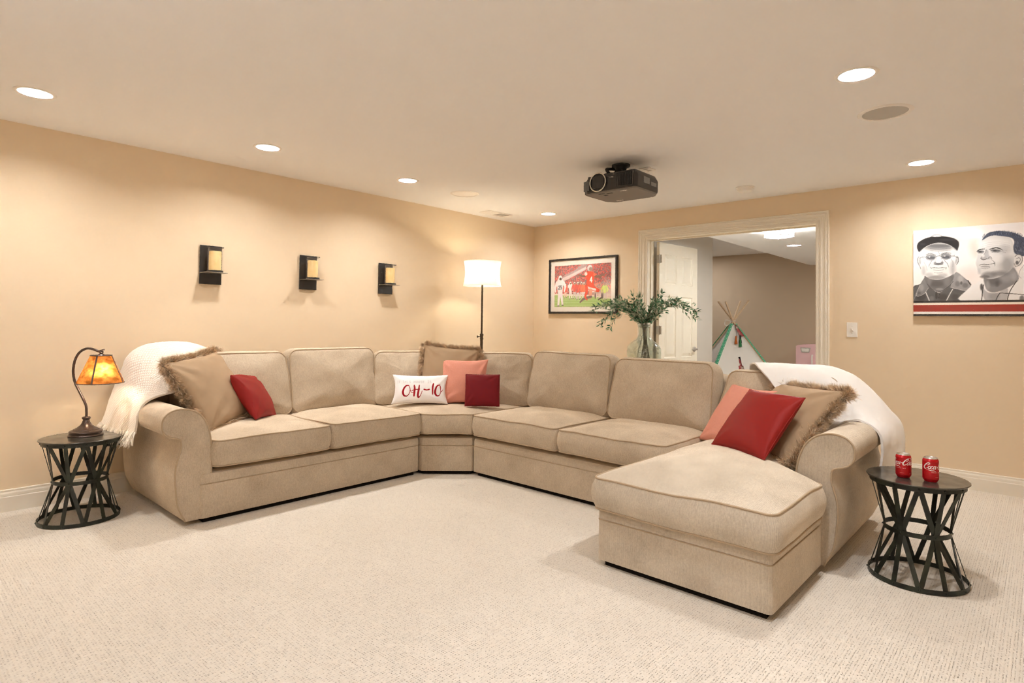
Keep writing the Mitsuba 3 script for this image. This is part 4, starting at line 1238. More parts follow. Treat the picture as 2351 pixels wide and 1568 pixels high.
('s',((.084,.466),(.092,.484),(.117,.488),(.143,.479),(.151,.463),(.142,.448),(.117,.444),(.092,.451),(.084,.466)),0.0024,(50,50,54),0.001,5,1),
('s',((.182,.470),(.190,.485),(.213,.490),(.237,.482),(.245,.467),(.238,.450),(.214,.443),(.192,.450),(.182,.470)),0.0024,(50,50,54),0.001,5,1),
('s',((.151,.470),(.167,.476),(.182,.472)),0.0028,(40,40,44),0.001,5,1),
('s',((.084,.470),(.061,.472),(.043,.464)),0.0028,(52,52,56),0.001,5,1),
('s',((.245,.469),(.266,.466),(.286,.451)),0.0028,(52,52,56),0.001,5,1),
('s',((.071,.457),(.059,.476)),0.002,(90,90,93),0.001,5,1),
('s',((.256,.461),(.268,.475)),0.002,(90,90,93),0.001,5,1),
('s',((.084,.488),(.112,.497),(.150,.482)),[0.002,0.0045,0.0024],(58,58,62),0.001,5,1),
('s',((.180,.484),(.212,.496),(.247,.488)),[0.0024,0.0045,0.002],(50,50,54),0.001,5,1),
('p',((.189,.441),(.186,.430),(.180,.422),(.170,.418),(.160,.419),(.150,.424),(.143,.433),(.141,.444),(.143,.454),(.150,.462),(.160,.466),(.170,.466),(.180,.460),(.187,.451)),(238,238,238),0.0057,3,0.9),
('p',((.195,.409),(.192,.406),(.183,.404),(.171,.403),(.158,.403),(.146,.406),(.138,.409),(.135,.413),(.138,.416),(.146,.418),(.158,.419),(.172,.418),(.183,.416),(.192,.413)),(44,44,48),0.0032,3,1),
('p',((.153,.421),(.152,.418),(.150,.415),(.147,.413),(.143,.414),(.140,.415),(.138,.419),(.137,.422),(.138,.426),(.140,.429),(.143,.430),(.147,.430),(.150,.428),(.152,.425)),(110,110,113),0.0024,3,1),
('p',((.196,.420),(.195,.416),(.193,.414),(.190,.412),(.186,.412),(.183,.414),(.181,.417),(.180,.421),(.181,.425),(.183,.428),(.187,.429),(.190,.429),(.193,.427),(.195,.424)),(100,100,103),0.0024,3,1),
('s',((.151,.458),(.145,.434),(.132,.420)),0.002,(120,120,123),0.001,5,1),
('s',((.181,.456),(.192,.431),(.200,.416)),0.0024,(104,104,107),0.001,5,1),
('s',((.116,.379),(.137,.384),(.165,.379),(.192,.381),(.217,.376)),[0.002,0.0036,0.0036,0.0036,0.002],(28,28,31),0.001,5,1),
('s',((.132,.367),(.165,.359),(.197,.364)),0.0036,(150,150,153),0.001,5,1),
('s',((.125,.442),(.111,.418),(.102,.396)),0.0028,(96,96,99),0.001,5,1),
('s',((.202,.437),(.222,.411),(.229,.383)),0.0032,(86,86,89),0.001,5,1),
('s',((.112,.390),(.120,.377)),0.0024,(60,60,63),0.001,5,1),
('s',((.217,.381),(.212,.368)),0.0024,(60,60,63),0.001,5,1),
('s',((.137,.345),(.165,.340),(.192,.345)),0.0024,(150,150,153),0.001,5,1),
('s',((.246,.446),(.258,.415),(.256,.385)),0.002,(130,130,133),0.0016,5,1),
('s',((.071,.432),(.087,.394),(.092,.363)),0.002,(150,150,153),0.0016,5,1),
('p',((.025,.560),(.035,.591),(.071,.616),(.112,.628),(.153,.632),(.203,.626),(.253,.611),(.287,.586),(.296,.558),(.291,.528),(.281,.507),(.254,.537),(.219,.564),(.184,.576),(.143,.576),(.102,.564),(.068,.539),(.042,.514),(.029,.535)),(20,20,24),0.0016,4,1),
('p',((.188,.631),(.185,.628),(.175,.626),(.161,.626),(.145,.627),(.131,.630),(.121,.634),(.118,.638),(.121,.641),(.131,.643),(.145,.643),(.161,.641),(.175,.639),(.185,.635)),(228,228,228),0.0016,3,1),
('s',((.117,.629),(.133,.640),(.158,.643),(.183,.634),(.193,.626)),0.002,(40,40,43),0.001,5,1),
('s',((.044,.517),(.072,.544),(.108,.565),(.153,.577),(.194,.572),(.233,.555),(.266,.527),(.279,.510)),0.0028,(214,214,214),0.001,5,1),
('p',((.276,.593),(.271,.589),(.256,.587),(.234,.587),(.210,.589),(.189,.592),(.173,.597),(.168,.602),(.174,.605),(.189,.608),(.211,.608),(.235,.606),(.256,.602),(.271,.597)),(44,44,48),0.0049,3,0.7),
('p',((.083,.575),(.081,.571),(.076,.568),(.068,.567),(.060,.568),(.053,.570),(.047,.574),(.046,.578),(.047,.581),(.053,.584),(.060,.585),(.068,.584),(.076,.582),(.081,.579)),(52,52,55),0.0049,3,0.6),
('s',((.082,.191),(.093,.159),(.107,.118)),0.0061,(206,206,206),0.001,5,1),
('s',((.254,.208),(.235,.168),(.213,.117)),0.0065,(204,204,204),0.001,5,1),
('p',((.175,.170),(.175,.168),(.174,.167),(.172,.166),(.171,.166),(.169,.167),(.168,.168),(.167,.170),(.168,.173),(.169,.174),(.171,.175),(.172,.175),(.174,.174),(.175,.172)),(20,20,23),0.0012,3,1),
('p',((.170,.145),(.169,.143),(.169,.141),(.167,.141),(.166,.141),(.164,.142),(.163,.143),(.163,.145),(.163,.147),(.164,.148),(.166,.149),(.167,.149),(.169,.148),(.170,.147)),(20,20,23),0.0012,3,1),
('p',((.332,.190),(.393,.247),(.440,.284),(.449,.222),(.476,.180),(.525,.178),(.583,.212),(.636,.256),(.679,.283),(.672,.110),(.308,.115)),(232,232,234),0.0032,3,1),
('p',((.423,.211),(.439,.237),(.445,.204),(.480,.174),(.525,.176),(.574,.209),(.583,.183),(.565,.111),(.462,.113),(.435,.169)),(176,176,180),0.0032,3,1),
('p',((.534,.150),(.531,.137),(.522,.127),(.510,.122),(.496,.122),(.483,.128),(.474,.138),(.471,.151),(.474,.163),(.483,.173),(.496,.179),(.510,.178),(.522,.172),(.531,.162)),(140,140,144),0.0121,3,0.7),
('p',((.438,.222),(.438,.212),(.435,.204),(.432,.199),(.428,.199),(.425,.204),(.423,.212),(.422,.223),(.423,.233),(.425,.241),(.428,.245),(.432,.245),(.435,.241),(.438,.232)),(60,60,64),0.004,3,0.9),
('p',((.444,.292),(.485,.282),(.548,.306),(.606,.366),(.638,.313),(.640,.261),(.583,.212),(.525,.183),(.476,.185),(.453,.222)),(124,125,130),0.0032,3,1),
('p',((.544,.259),(.540,.247),(.528,.237),(.512,.232),(.494,.233),(.478,.239),(.466,.250),(.462,.262),(.467,.275),(.478,.285),(.494,.290),(.512,.289),(.529,.283),(.540,.272)),(84,85,90),0.0146,3,0.8),
('p',((.533,.242),(.532,.233),(.528,.226),(.524,.222),(.518,.222),(.514,.227),(.511,.234),(.510,.243),(.511,.252),(.514,.259),(.519,.263),(.524,.263),(.529,.259),(.532,.251)),(70,70,75),0.0065,3,0.7),
('p',((.610,.286),(.606,.271),(.597,.259),(.582,.253),(.567,.254),(.553,.261),(.543,.273),(.539,.289),(.543,.303),(.553,.315),(.567,.321),(.583,.320),(.597,.313),(.607,.301)),(150,151,156),0.0146,3,0.7),
('p',((.479,.233),(.477,.217),(.474,.205),(.469,.199),(.464,.199),(.459,.206),(.456,.218),(.455,.233),(.456,.249),(.460,.261),(.464,.267),(.470,.267),(.474,.260),(.478,.248)),(160,160,164),0.0081,3,0.6),
('p',((.636,.296),(.634,.281),(.629,.269),(.622,.263),(.615,.263),(.608,.270),(.603,.282),(.601,.297),(.603,.312),(.608,.324),(.615,.330),(.623,.330),(.630,.323),(.634,.311)),(168,169,174),0.0105,3,0.7),
('p',((.437,.576),(.417,.530),(.405,.493),(.408,.460),(.397,.407),(.402,.377),(.408,.347),(.426,.311),(.451,.290),(.485,.280),(.542,.295),(.593,.335),(.619,.380),(.630,.445),(.616,.532),(.594,.580),(.528,.603),(.469,.606)),(208,208,210),0.0024,4,1),
('p',((.619,.377),(.615,.350),(.604,.328),(.588,.317),(.571,.318),(.555,.331),(.544,.353),(.540,.381),(.544,.409),(.555,.430),(.571,.442),(.589,.440),(.605,.427),(.615,.404)),(148,149,153),0.0227,3,0.8),
('p',((.517,.307),(.513,.296),(.502,.288),(.485,.283),(.467,.284),(.451,.290),(.439,.299),(.435,.311),(.439,.322),(.451,.330),(.467,.334),(.486,.333),(.502,.328),(.513,.318)),(120,121,125),0.0105,3,0.85),
('p',((.588,.315),(.583,.306),(.570,.300),(.550,.297),(.528,.298),(.509,.303),(.495,.310),(.490,.320),(.495,.329),(.509,.335),(.529,.338),(.551,.337),(.570,.332),(.583,.324)),(112,113,118),0.0121,3,0.8),
('p',((.598,.539),(.590,.526),(.567,.516),(.533,.513),(.495,.516),(.460,.525),(.436,.538),(.427,.553),(.436,.567),(.460,.576),(.495,.580),(.533,.576),(.567,.567),(.590,.554)),(224,224,226),0.0162,3,0.8),
('p',((.594,.493),(.590,.479),(.582,.467),(.569,.461),(.556,.462),(.543,.470),(.535,.483),(.532,.498),(.535,.513),(.544,.524),(.556,.530),(.570,.529),(.582,.521),(.591,.509)),(170,170,174),0.0162,3,0.6),
('p',((.476,.297),(.474,.292),(.466,.288),(.455,.286),(.443,.287),(.432,.290),(.424,.294),(.421,.299),(.424,.304),(.432,.308),(.443,.310),(.455,.309),(.466,.307),(.474,.302)),(88,88,92),0.0057,3,0.7),
('p',((.553,.427),(.550,.415),(.542,.405),(.529,.400),(.515,.401),(.502,.407),(.494,.418),(.491,.431),(.494,.443),(.503,.453),(.515,.458),(.529,.457),(.542,.450),(.550,.440)),(222,222,224),0.0138,3,0.7),
('s',((.436,.543),(.478,.555),(.541,.554),(.594,.540)),0.002,(130,130,134),0.0016,5,0.35),
('s',((.436,.529),(.478,.540),(.541,.540),(.594,.525)),0.002,(130,130,134),0.0016,5,0.35),
('s',((.436,.514),(.478,.526),(.541,.525),(.594,.511)),0.002,(130,130,134),0.0016,5,0.35),
('p',((.435,.575),(.451,.604),(.476,.630),(.523,.637),(.575,.629),(.623,.613),(.662,.585),(.681,.561),(.680,.447),(.646,.448),(.622,.466),(.615,.509),(.621,.549),(.605,.579),(.550,.597),(.487,.606)),(60,70,92),0.002,3,1),
('s',((.441,.587),(.438,.603),(.446,.615)),[0.0028,0.002,0.0008],(96,108,130),0.0008,2,1),
('s',((.445,.595),(.446,.610),(.448,.623)),[0.0028,0.002,0.0008],(38,46,66),0.0008,2,1),
('s',((.448,.599),(.449,.614),(.449,.627)),[0.0028,0.002,0.0008],(38,46,66),0.0008,2,1),
('s',((.451,.587),(.454,.603),(.454,.616)),[0.0028,0.002,0.0008],(96,108,130),0.0008,2,1),
('s',((.455,.597),(.455,.612),(.455,.625)),[0.0028,0.002,0.0008],(38,46,66),0.0008,2,1),
('s',((.458,.598),(.461,.613),(.461,.626)),[0.0028,0.002,0.0008],(38,46,66),0.0008,2,1),
('s',((.461,.596),(.463,.611),(.465,.624)),[0.0028,0.002,0.0008],(96,108,130),0.0008,2,1),
('s',((.464,.596),(.467,.611),(.467,.624)),[0.0028,0.002,0.0008],(38,46,66),0.0008,2,1),
('s',((.468,.601),(.471,.616),(.478,.628)),[0.0028,0.002,0.0008],(38,46,66),0.0008,2,1),
('s',((.471,.602),(.472,.617),(.478,.629)),[0.0028,0.002,0.0008],(96,108,130),0.0008,2,1),
('s',((.474,.604),(.476,.619),(.481,.632)),[0.0028,0.002,0.0008],(38,46,66),0.0008,2,1),
('s',((.478,.601),(.480,.616),(.484,.629)),[0.0028,0.002,0.0008],(38,46,66),0.0008,2,1),
('s',((.481,.610),(.485,.625),(.482,.638)),[0.0028,0.002,0.0008],(96,108,130),0.0008,2,1),
('s',((.484,.608),(.487,.623),(.490,.636)),[0.0028,0.002,0.0008],(38,46,66),0.0008,2,1),
('s',((.487,.606),(.487,.621),(.491,.634)),[0.0028,0.002,0.0008],(38,46,66),0.0008,2,1),
('s',((.491,.606),(.495,.621),(.497,.633)),[0.0028,0.002,0.0008],(96,108,130),0.0008,2,1),
('s',((.494,.606),(.498,.621),(.497,.634)),[0.0028,0.002,0.0008],(38,46,66),0.0008,2,1),
('s',((.497,.609),(.500,.624),(.503,.637)),[0.0028,0.002,0.0008],(38,46,66),0.0008,2,1),
('s',((.500,.608),(.501,.623),(.505,.636)),[0.0028,0.002,0.0008],(96,108,130),0.0008,2,1),
('s',((.504,.614),(.507,.629),(.509,.642)),[0.0028,0.002,0.0008],(38,46,66),0.0008,2,1),
('s',((.507,.612),(.509,.627),(.508,.640)),[0.0028,0.002,0.0008],(38,46,66),0.0008,2,1),
('s',((.510,.607),(.508,.623),(.511,.635)),[0.0028,0.002,0.0008],(96,108,130),0.0008,2,1),
('s',((.513,.608),(.517,.623),(.510,.636)),[0.0028,0.002,0.0008],(38,46,66),0.0008,2,1),
('s',((.517,.611),(.519,.626),(.519,.639)),[0.0028,0.002,0.0008],(38,46,66),0.0008,2,1),
('s',((.520,.606),(.520,.622),(.525,.634)),[0.0028,0.002,0.0008],(96,108,130),0.0008,2,1),
('s',((.523,.613),(.528,.628),(.527,.640)),[0.0028,0.002,0.0008],(38,46,66),0.0008,2,1),
('s',((.526,.611),(.525,.627),(.535,.639)),[0.0028,0.002,0.0008],(38,46,66),0.0008,2,1),
('s',((.530,.609),(.533,.624),(.537,.636)),[0.0028,0.002,0.0008],(96,108,130),0.0008,2,1),
('s',((.533,.610),(.534,.625),(.534,.638)),[0.0028,0.002,0.0008],(38,46,66),0.0008,2,1),
('s',((.536,.613),(.540,.627),(.535,.641)),[0.0028,0.002,0.0008],(38,46,66),0.0008,2,1),
('s',((.539,.612),(.541,.627),(.544,.640)),[0.0028,0.002,0.0008],(96,108,130),0.0008,2,1),
('s',((.543,.609),(.542,.625),(.541,.638)),[0.0028,0.002,0.0008],(38,46,66),0.0008,2,1),
('s',((.546,.611),(.550,.625),(.552,.638)),[0.0028,0.002,0.0008],(38,46,66),0.0008,2,1),
('s',((.549,.610),(.550,.625),(.554,.637)),[0.0028,0.002,0.0008],(96,108,130),0.0008,2,1),
('s',((.552,.611),(.556,.626),(.553,.639)),[0.0028,0.002,0.0008],(38,46,66),0.0008,2,1),
('s',((.555,.610),(.557,.625),(.561,.637)),[0.0028,0.002,0.0008],(38,46,66),0.0008,2,1),
('s',((.559,.609),(.565,.624),(.567,.636)),[0.0028,0.002,0.0008],(96,108,130),0.0008,2,1),
('s',((.562,.606),(.560,.621),(.564,.633)),[0.0028,0.002,0.0008],(38,46,66),0.0008,2,1),
('s',((.565,.610),(.568,.625),(.562,.638)),[0.0028,0.002,0.0008],(38,46,66),0.0008,2,1),
('s',((.568,.606),(.572,.620),(.568,.634)),[0.0028,0.002,0.0008],(96,108,130),0.0008,2,1),
('s',((.571,.610),(.572,.625),(.575,.638)),[0.0028,0.002,0.0008],(38,46,66),0.0008,2,1),
('s',((.575,.606),(.580,.620),(.578,.633)),[0.0028,0.002,0.0008],(38,46,66),0.0008,2,1),
('s',((.578,.605),(.580,.620),(.587,.632)),[0.0028,0.002,0.0008],(96,108,130),0.0008,2,1),
('s',((.581,.604),(.585,.619),(.581,.632)),[0.0028,0.002,0.0008],(38,46,66),0.0008,2,1),
('s',((.584,.606),(.584,.621),(.592,.633)),[0.0028,0.002,0.0008],(38,46,66),0.0008,2,1),
('s',((.587,.603),(.589,.618),(.590,.631)),[0.0028,0.002,0.0008],(96,108,130),0.0008,2,1),
('s',((.590,.603),(.591,.618),(.591,.630)),[0.0028,0.002,0.0008],(38,46,66),0.0008,2,1),
('s',((.594,.602),(.600,.616),(.596,.629)),[0.0028,0.002,0.0008],(38,46,66),0.0008,2,1),
('s',((.597,.603),(.597,.618),(.596,.631)),[0.0028,0.002,0.0008],(96,108,130),0.0008,2,1),
('s',((.600,.600),(.603,.614),(.604,.627)),[0.0028,0.002,0.0008],(38,46,66),0.0008,2,1),
('s',((.603,.599),(.605,.614),(.607,.626)),[0.0028,0.002,0.0008],(38,46,66),0.0008,2,1),
('s',((.606,.602),(.607,.617),(.610,.630)),[0.0028,0.002,0.0008],(96,108,130),0.0008,2,1),
('s',((.609,.600),(.610,.614),(.610,.627)),[0.0028,0.002,0.0008],(38,46,66),0.0008,2,1),
('s',((.612,.597),(.616,.612),(.615,.625)),[0.0028,0.002,0.0008],(38,46,66),0.0008,2,1),
('s',((.616,.596),(.619,.610),(.621,.623)),[0.0028,0.002,0.0008],(96,108,130),0.0008,2,1),
('s',((.619,.590),(.617,.605),(.625,.617)),[0.0028,0.002,0.0008],(38,46,66),0.0008,2,1),
('s',((.622,.594),(.624,.609),(.628,.621)),[0.0028,0.002,0.0008],(38,46,66),0.0008,2,1),
('s',((.625,.589),(.629,.604),(.629,.616)),[0.0028,0.002,0.0008],(96,108,130),0.0008,2,1),
('s',((.628,.587),(.629,.602),(.631,.614)),[0.0028,0.002,0.0008],(38,46,66),0.0008,2,1),
('s',((.631,.587),(.632,.602),(.641,.614)),[0.0028,0.002,0.0008],(38,46,66),0.0008,2,1),
('s',((.634,.585),(.640,.600),(.638,.613)),[0.0028,0.002,0.0008],(96,108,130),0.0008,2,1),
('s',((.637,.587),(.640,.602),(.643,.614)),[0.0028,0.002,0.0008],(38,46,66),0.0008,2,1),
('s',((.641,.586),(.643,.601),(.644,.613)),[0.0028,0.002,0.0008],(38,46,66),0.0008,2,1),
('s',((.644,.580),(.644,.595),(.650,.607)),[0.0028,0.002,0.0008],(96,108,130),0.0008,2,1),
('s',((.647,.583),(.647,.598),(.648,.611)),[0.0028,0.002,0.0008],(38,46,66),0.0008,2,1),
('s',((.650,.583),(.652,.598),(.657,.610)),[0.0028,0.002,0.0008],(38,46,66),0.0008,2,1),
('s',((.653,.579),(.656,.593),(.662,.605)),[0.0028,0.002,0.0008],(96,108,130),0.0008,2,1),
('s',((.656,.577),(.658,.591),(.659,.604)),[0.0028,0.002,0.0008],(38,46,66),0.0008,2,1),
('s',((.659,.579),(.662,.594),(.658,.607)),[0.0028,0.002,0.0008],(38,46,66),0.0008,2,1),
('s',((.662,.573),(.664,.587),(.669,.600)),[0.0028,0.002,0.0008],(96,108,130),0.0008,2,1),
('s',((.626,.553),(.631,.538)),0.0016,(118,124,138),0.0008,2,1),
('s',((.672,.519),(.677,.504)),0.0016,(30,36,52),0.0008,2,1),
('s',((.634,.524),(.639,.509)),0.0016,(118,124,138),0.0008,2,1),
('s',((.658,.546),(.663,.531)),0.0016,(30,36,52),0.0008,2,1),
('s',((.647,.494),(.652,.479)),0.0016,(118,124,138),0.0008,2,1),
('s',((.662,.561),(.667,.546)),0.0016,(30,36,52),0.0008,2,1),
('s',((.667,.516),(.672,.501)),0.0016,(118,124,138),0.0008,2,1),
('s',((.644,.505),(.649,.489)),0.0016,(30,36,52),0.0008,2,1),
('s',((.635,.471),(.640,.456)),0.0016,(118,124,138),0.0008,2,1),
('s',((.631,.508),(.636,.492)),0.0016,(30,36,52),0.0008,2,1),
('s',((.628,.500),(.633,.485)),0.0016,(118,124,138),0.0008,2,1),
('s',((.672,.469),(.677,.454)),0.0016,(30,36,52),0.0008,2,1),
('s',((.626,.499),(.631,.484)),0.0016,(118,124,138),0.0008,2,1),
('s',((.672,.541),(.677,.525)),0.0016,(30,36,52),0.0008,2,1),
('s',((.643,.489),(.648,.474)),0.0016,(118,124,138),0.0008,2,1),
('s',((.663,.515),(.668,.500)),0.0016,(30,36,52),0.0008,2,1),
('s',((.656,.492),(.662,.477)),0.0016,(118,124,138),0.0008,2,1),
('s',((.639,.495),(.644,.480)),0.0016,(30,36,52),0.0008,2,1),
('s',((.653,.490),(.658,.474)),0.0016,(118,124,138),0.0008,2,1),
('s',((.649,.528),(.654,.513)),0.0016,(30,36,52),0.0008,2,1),
('s',((.644,.467),(.649,.451)),0.0016,(118,124,138),0.0008,2,1),
('s',((.629,.550),(.635,.534)),0.0016,(30,36,52),0.0008,2,1),
('s',((.618,.476),(.623,.461)),0.0016,(118,124,138),0.0008,2,1),
('s',((.678,.536),(.683,.521)),0.0016,(30,36,52),0.0008,2,1),
('s',((.634,.544),(.639,.529)),0.0016,(118,124,138),0.0008,2,1),
('s',((.654,.512),(.659,.497)),0.0016,(30,36,52),0.0008,2,1),
('s',((.668,.540),(.673,.525)),0.0016,(118,124,138),0.0008,2,1),
('s',((.671,.513),(.676,.498)),0.0016,(30,36,52),0.0008,2,1),
('s',((.667,.478),(.672,.462)),0.0016,(118,124,138),0.0008,2,1),
('s',((.673,.509),(.678,.494)),0.0016,(30,36,52),0.0008,2,1),
('s',((.655,.504),(.660,.489)),0.0016,(118,124,138),0.0008,2,1),
('s',((.629,.512),(.635,.497)),0.0016,(30,36,52),0.0008,2,1),
('s',((.674,.466),(.679,.451)),0.0016,(118,124,138),0.0008,2,1),
('s',((.619,.496),(.624,.480)),0.0016,(30,36,52),0.0008,2,1),
('s',((.638,.550),(.643,.535)),0.0016,(118,124,138),0.0008,2,1),
('s',((.626,.481),(.631,.466)),0.0016,(30,36,52),0.0008,2,1),
('s',((.676,.507),(.681,.491)),0.0016,(118,124,138),0.0008,2,1),
('s',((.641,.510),(.646,.495)),0.0016,(30,36,52),0.0008,2,1),
('s',((.668,.483),(.673,.468)),0.0016,(118,124,138),0.0008,2,1),
('s',((.622,.543),(.627,.528)),0.0016,(30,36,52),0.0008,2,1),
('s',((.670,.510),(.675,.495)),0.0016,(118,124,138),0.0008,2,1),
('s',((.658,.481),(.663,.466)),0.0016,(30,36,52),0.0008,2,1),
('s',((.656,.486),(.661,.470)),0.0016,(118,124,138),0.0008,2,1),
('s',((.651,.539),(.656,.524)),0.0016,(30,36,52),0.0008,2,1),
('s',((.629,.460),(.634,.445)),0.0016,(118,124,138),0.0008,2,1),
('s',((.618,.493),(.623,.478)),0.0016,(30,36,52),0.0008,2,1),
('p',((.666,.408),(.664,.389),(.657,.374),(.647,.366),(.636,.367),(.627,.376),(.620,.392),(.618,.411),(.620,.431),(.627,.446),(.637,.454),(.648,.453),(.657,.444),(.664,.428)),(212,212,214),0.0028,3,1),
('s',((.624,.440),(.641,.453),(.661,.443),(.665,.408),(.650,.378),(.628,.365)),0.0032,(70,71,76),0.001,5,1),
('s',((.632,.422),(.646,.430),(.654,.415),(.645,.393)),0.0036,(110,111,116),0.001,5,1),
('p',((.644,.393),(.644,.387),(.641,.382),(.638,.380),(.634,.380),(.630,.383),(.628,.388),(.627,.394),(.628,.400),(.630,.404),(.634,.407),(.638,.406),(.641,.403),(.644,.399)),(90,91,96),0.0032,3,1),
('s',((.619,.388),(.626,.368)),0.0032,(120,120,124),0.001,5,1),
('s',((.403,.493),(.422,.506),(.450,.509)),[0.0032,0.0081,0.0049],(48,49,54),0.001,5,1),
('s',((.477,.503),(.514,.512),(.536,.506),(.555,.491)),[0.0049,0.0089,0.0073,0.0024],(44,45,50),0.001,5,1),
('p',((.447,.488),(.445,.484),(.439,.481),(.431,.480),(.421,.481),(.413,.483),(.407,.487),(.405,.491),(.407,.495),(.413,.497),(.421,.498),(.431,.498),(.439,.495),(.445,.492)),(96,97,102),0.0032,3,1),
('p',((.432,.488),(.431,.485),(.428,.484),(.424,.483),(.420,.483),(.416,.485),(.414,.487),(.413,.489),(.414,.491),(.417,.493),(.420,.494),(.424,.493),(.428,.492),(.431,.490)),(30,31,36),0.0016,3,1),
('p',((.542,.488),(.539,.484),(.532,.481),(.521,.480),(.508,.481),(.497,.484),(.489,.488),(.486,.492),(.489,.496),(.497,.499),(.508,.500),(.521,.499),(.532,.496),(.540,.492)),(92,93,98),0.0032,3,1),
('p',((.519,.490),(.518,.487),(.515,.485),(.511,.485),(.507,.485),(.503,.486),(.500,.488),(.499,.491),(.500,.494),(.503,.495),(.507,.496),(.511,.496),(.515,.494),(.518,.492)),(30,31,36),0.0016,3,1),
('s',((.484,.496),(.509,.501),(.540,.487)),0.0024,(60,61,66),0.001,5,1),
('s',((.491,.480),(.518,.475),(.545,.481)),0.0024,(110,111,115),0.001,5,1),
('s',((.549,.482),(.571,.472)),0.0016,(120,120,124),0.001,5,1),
('s',((.552,.491),(.576,.489)),0.0016,(130,130,134),0.001,5,1),
('s',((.413,.476),(.441,.474)),0.0024,(120,121,125),0.001,5,1),
('p',((.457,.504),(.450,.475),(.427,.444),(.436,.427),(.466,.428),(.487,.431),(.475,.461),(.471,.491)),(170,171,175),0.0036,3,1),
('s',((.459,.500),(.449,.472),(.427,.442)),0.0024,(110,111,116),0.001,5,1),
('s',((.426,.437),(.443,.427),(.461,.433)),0.004,(36,37,42),0.001,5,1),
('s',((.466,.431),(.482,.448),(.492,.431)),0.0028,(70,71,76),0.001,5,1),
('p',((.449,.457),(.448,.452),(.446,.448),(.442,.446),(.439,.446),(.435,.449),(.433,.453),(.432,.458),(.433,.463),(.435,.467),(.439,.469),(.442,.469),(.446,.466),(.448,.462)),(226,226,228),0.004,3,0.8),
('s',((.490,.425),(.509,.401),(.509,.377)),0.0028,(108,109,114),0.001,5,1),
('s',((.418,.387),(.440,.394),(.463,.390),(.504,.395)),[0.0024,0.0045,0.0045,0.002],(34,35,40),0.001,5,1),
('p',((.481,.374),(.479,.371),(.471,.369),(.460,.368),(.448,.369),(.437,.371),(.429,.374),(.426,.377),(.429,.380),(.437,.382),(.448,.383),(.460,.382),(.471,.380),(.479,.377)),(150,150,154),0.0032,3,0.9),
('s',((.426,.364),(.458,.359),(.481,.367)),0.0028,(120,121,125),0.001,5,1),
('s',((.504,.401),(.509,.388)),0.0024,(60,61,66),0.001,5,1),
('p',((.426,.340),(.425,.330),(.423,.322),(.419,.318),(.415,.318),(.411,.323),(.409,.331),(.408,.341),(.409,.352),(.411,.360),(.415,.364),(.419,.364),(.423,.359),(.425,.351)),(180,181,184),0.0065,3,0.6),
('s',((.442,.237),(.435,.175),(.430,.113)),0.0049,(22,22,26),0.001,5,1),
('s',((.632,.259),(.601,.200),(.587,.160),(.577,.111)),0.0049,(22,22,26),0.001,5,1),
('s',((.511,.112),(.532,.164),(.556,.172),(.678,.157)),0.0045,(26,26,30),0.001,5,1),
('p',((.680,.391),(.658,.352),(.643,.313),(.653,.278),(.679,.283)),(230,230,233),0.002,2,1),
('s',((.680,.385),(.654,.341),(.644,.301),(.658,.278)),0.002,(120,121,126),0.001,5,1),
('p',((.674,.130),(.672,.120),(.669,.112),(.664,.108),(.658,.108),(.653,.112),(.649,.120),(.648,.130),(.649,.140),(.653,.148),(.658,.152),(.664,.152),(.669,.148),(.673,.140)),(90,90,94),0.0049,3,0.8)]

# ================================================================ DRUM TABLES
def flat_bar(p, q, wdt, th, nrm):
    p, q, nrm = np.array(p, float), np.array(q, float), np.array(nrm, float)
    d = (q - p) / np.linalg.norm(q - p)
    s = np.cross(d, nrm)
    s /= np.linalg.norm(s)
    nn = np.cross(s, d)
    V = []
    for a_, e in ((p, 1), (q, 1)):
        for x, y in ((-1, -1), (1, -1), (1, 1), (-1, 1)):
            V.append(a_ + s * x * wdt / 2 + nn * y * th / 2)
    return trimesh.convex.convex_hull(np.array(V))


def band(r, z0, z1, th, seg=56):
    return lathe([(r - th, z0), (r, z0), (r, z1), (r - th, z1), (r - th, z0)], seg)


rivet_ply = None


def drum_table(label, cx, cy, phase):
    k = thing('drum_table', label, 'side table', 'iron drum side tables')
    RT, RTOP, RW, RB, ZT, ZW = .213, .193, .134, .203, .490, .240
    at = lambda m: moved(m, M4(t=(cx, cy, 0)))
    obj('tabletop', at(lathe([(0, ZT - .007), (RT - .003, ZT - .007), (RT, ZT - .004), (RT, ZT - .002), (RT - .002, ZT), (0, ZT)], 72)), 'm_iron_top', k, 25, label='dull dark metal top')
    obj('upper_band', at(band(RTOP + .006, ZT - .030, ZT - .006, .004)), 'm_iron', k, 40)
    obj('waist_band', at(band(RW + .006, ZW - .011, ZW + .011, .004)), 'm_iron', k, 40)
    obj('foot_band', at(band(RB + .004, .002, .024, .004)), 'm_iron', k, 40)

    def pt_(r, an, z):
        return np.array([cx + r * math.cos(an), cy + r * math.sin(an), z])
    for i in range(6):
        aw = phase + i * PI / 3
        for s in (-1, 0, 1):
            for up in (True, False):
                r2, z2 = (RTOP, ZT - .018) if up else (RB - .002, .014)
                off = s * PI / 6
                zz = ZW + (.0 if s == 0 else (.006 if up else -.006))
                p = pt_(RW + .001 * s, aw + s * .035, zz)
                q = pt_(r2, aw + off * .97, z2)
                m_ = (p + q) / 2 - np.array([cx, cy, 0])
                m_[2] = 0
                obj('bar', flat_bar(p, q, .021, .0032, m_ / np.linalg.norm(m_)), 'm_iron', k, False)
    for cnt, r, z, off in ((6, RW + .0062, ZW, 0), (12, RTOP + .0062, ZT - .018, 0), (12, RB + .0042, .013, 0)):
        for i in range(cnt):
            an = phase + i * 2 * PI / cnt
            s = trimesh.creation.icosphere(1, .0052)
            s.apply_translation(pt_(r, an, z))
            obj('rivet', s, 'm_iron', k, True)
    return k


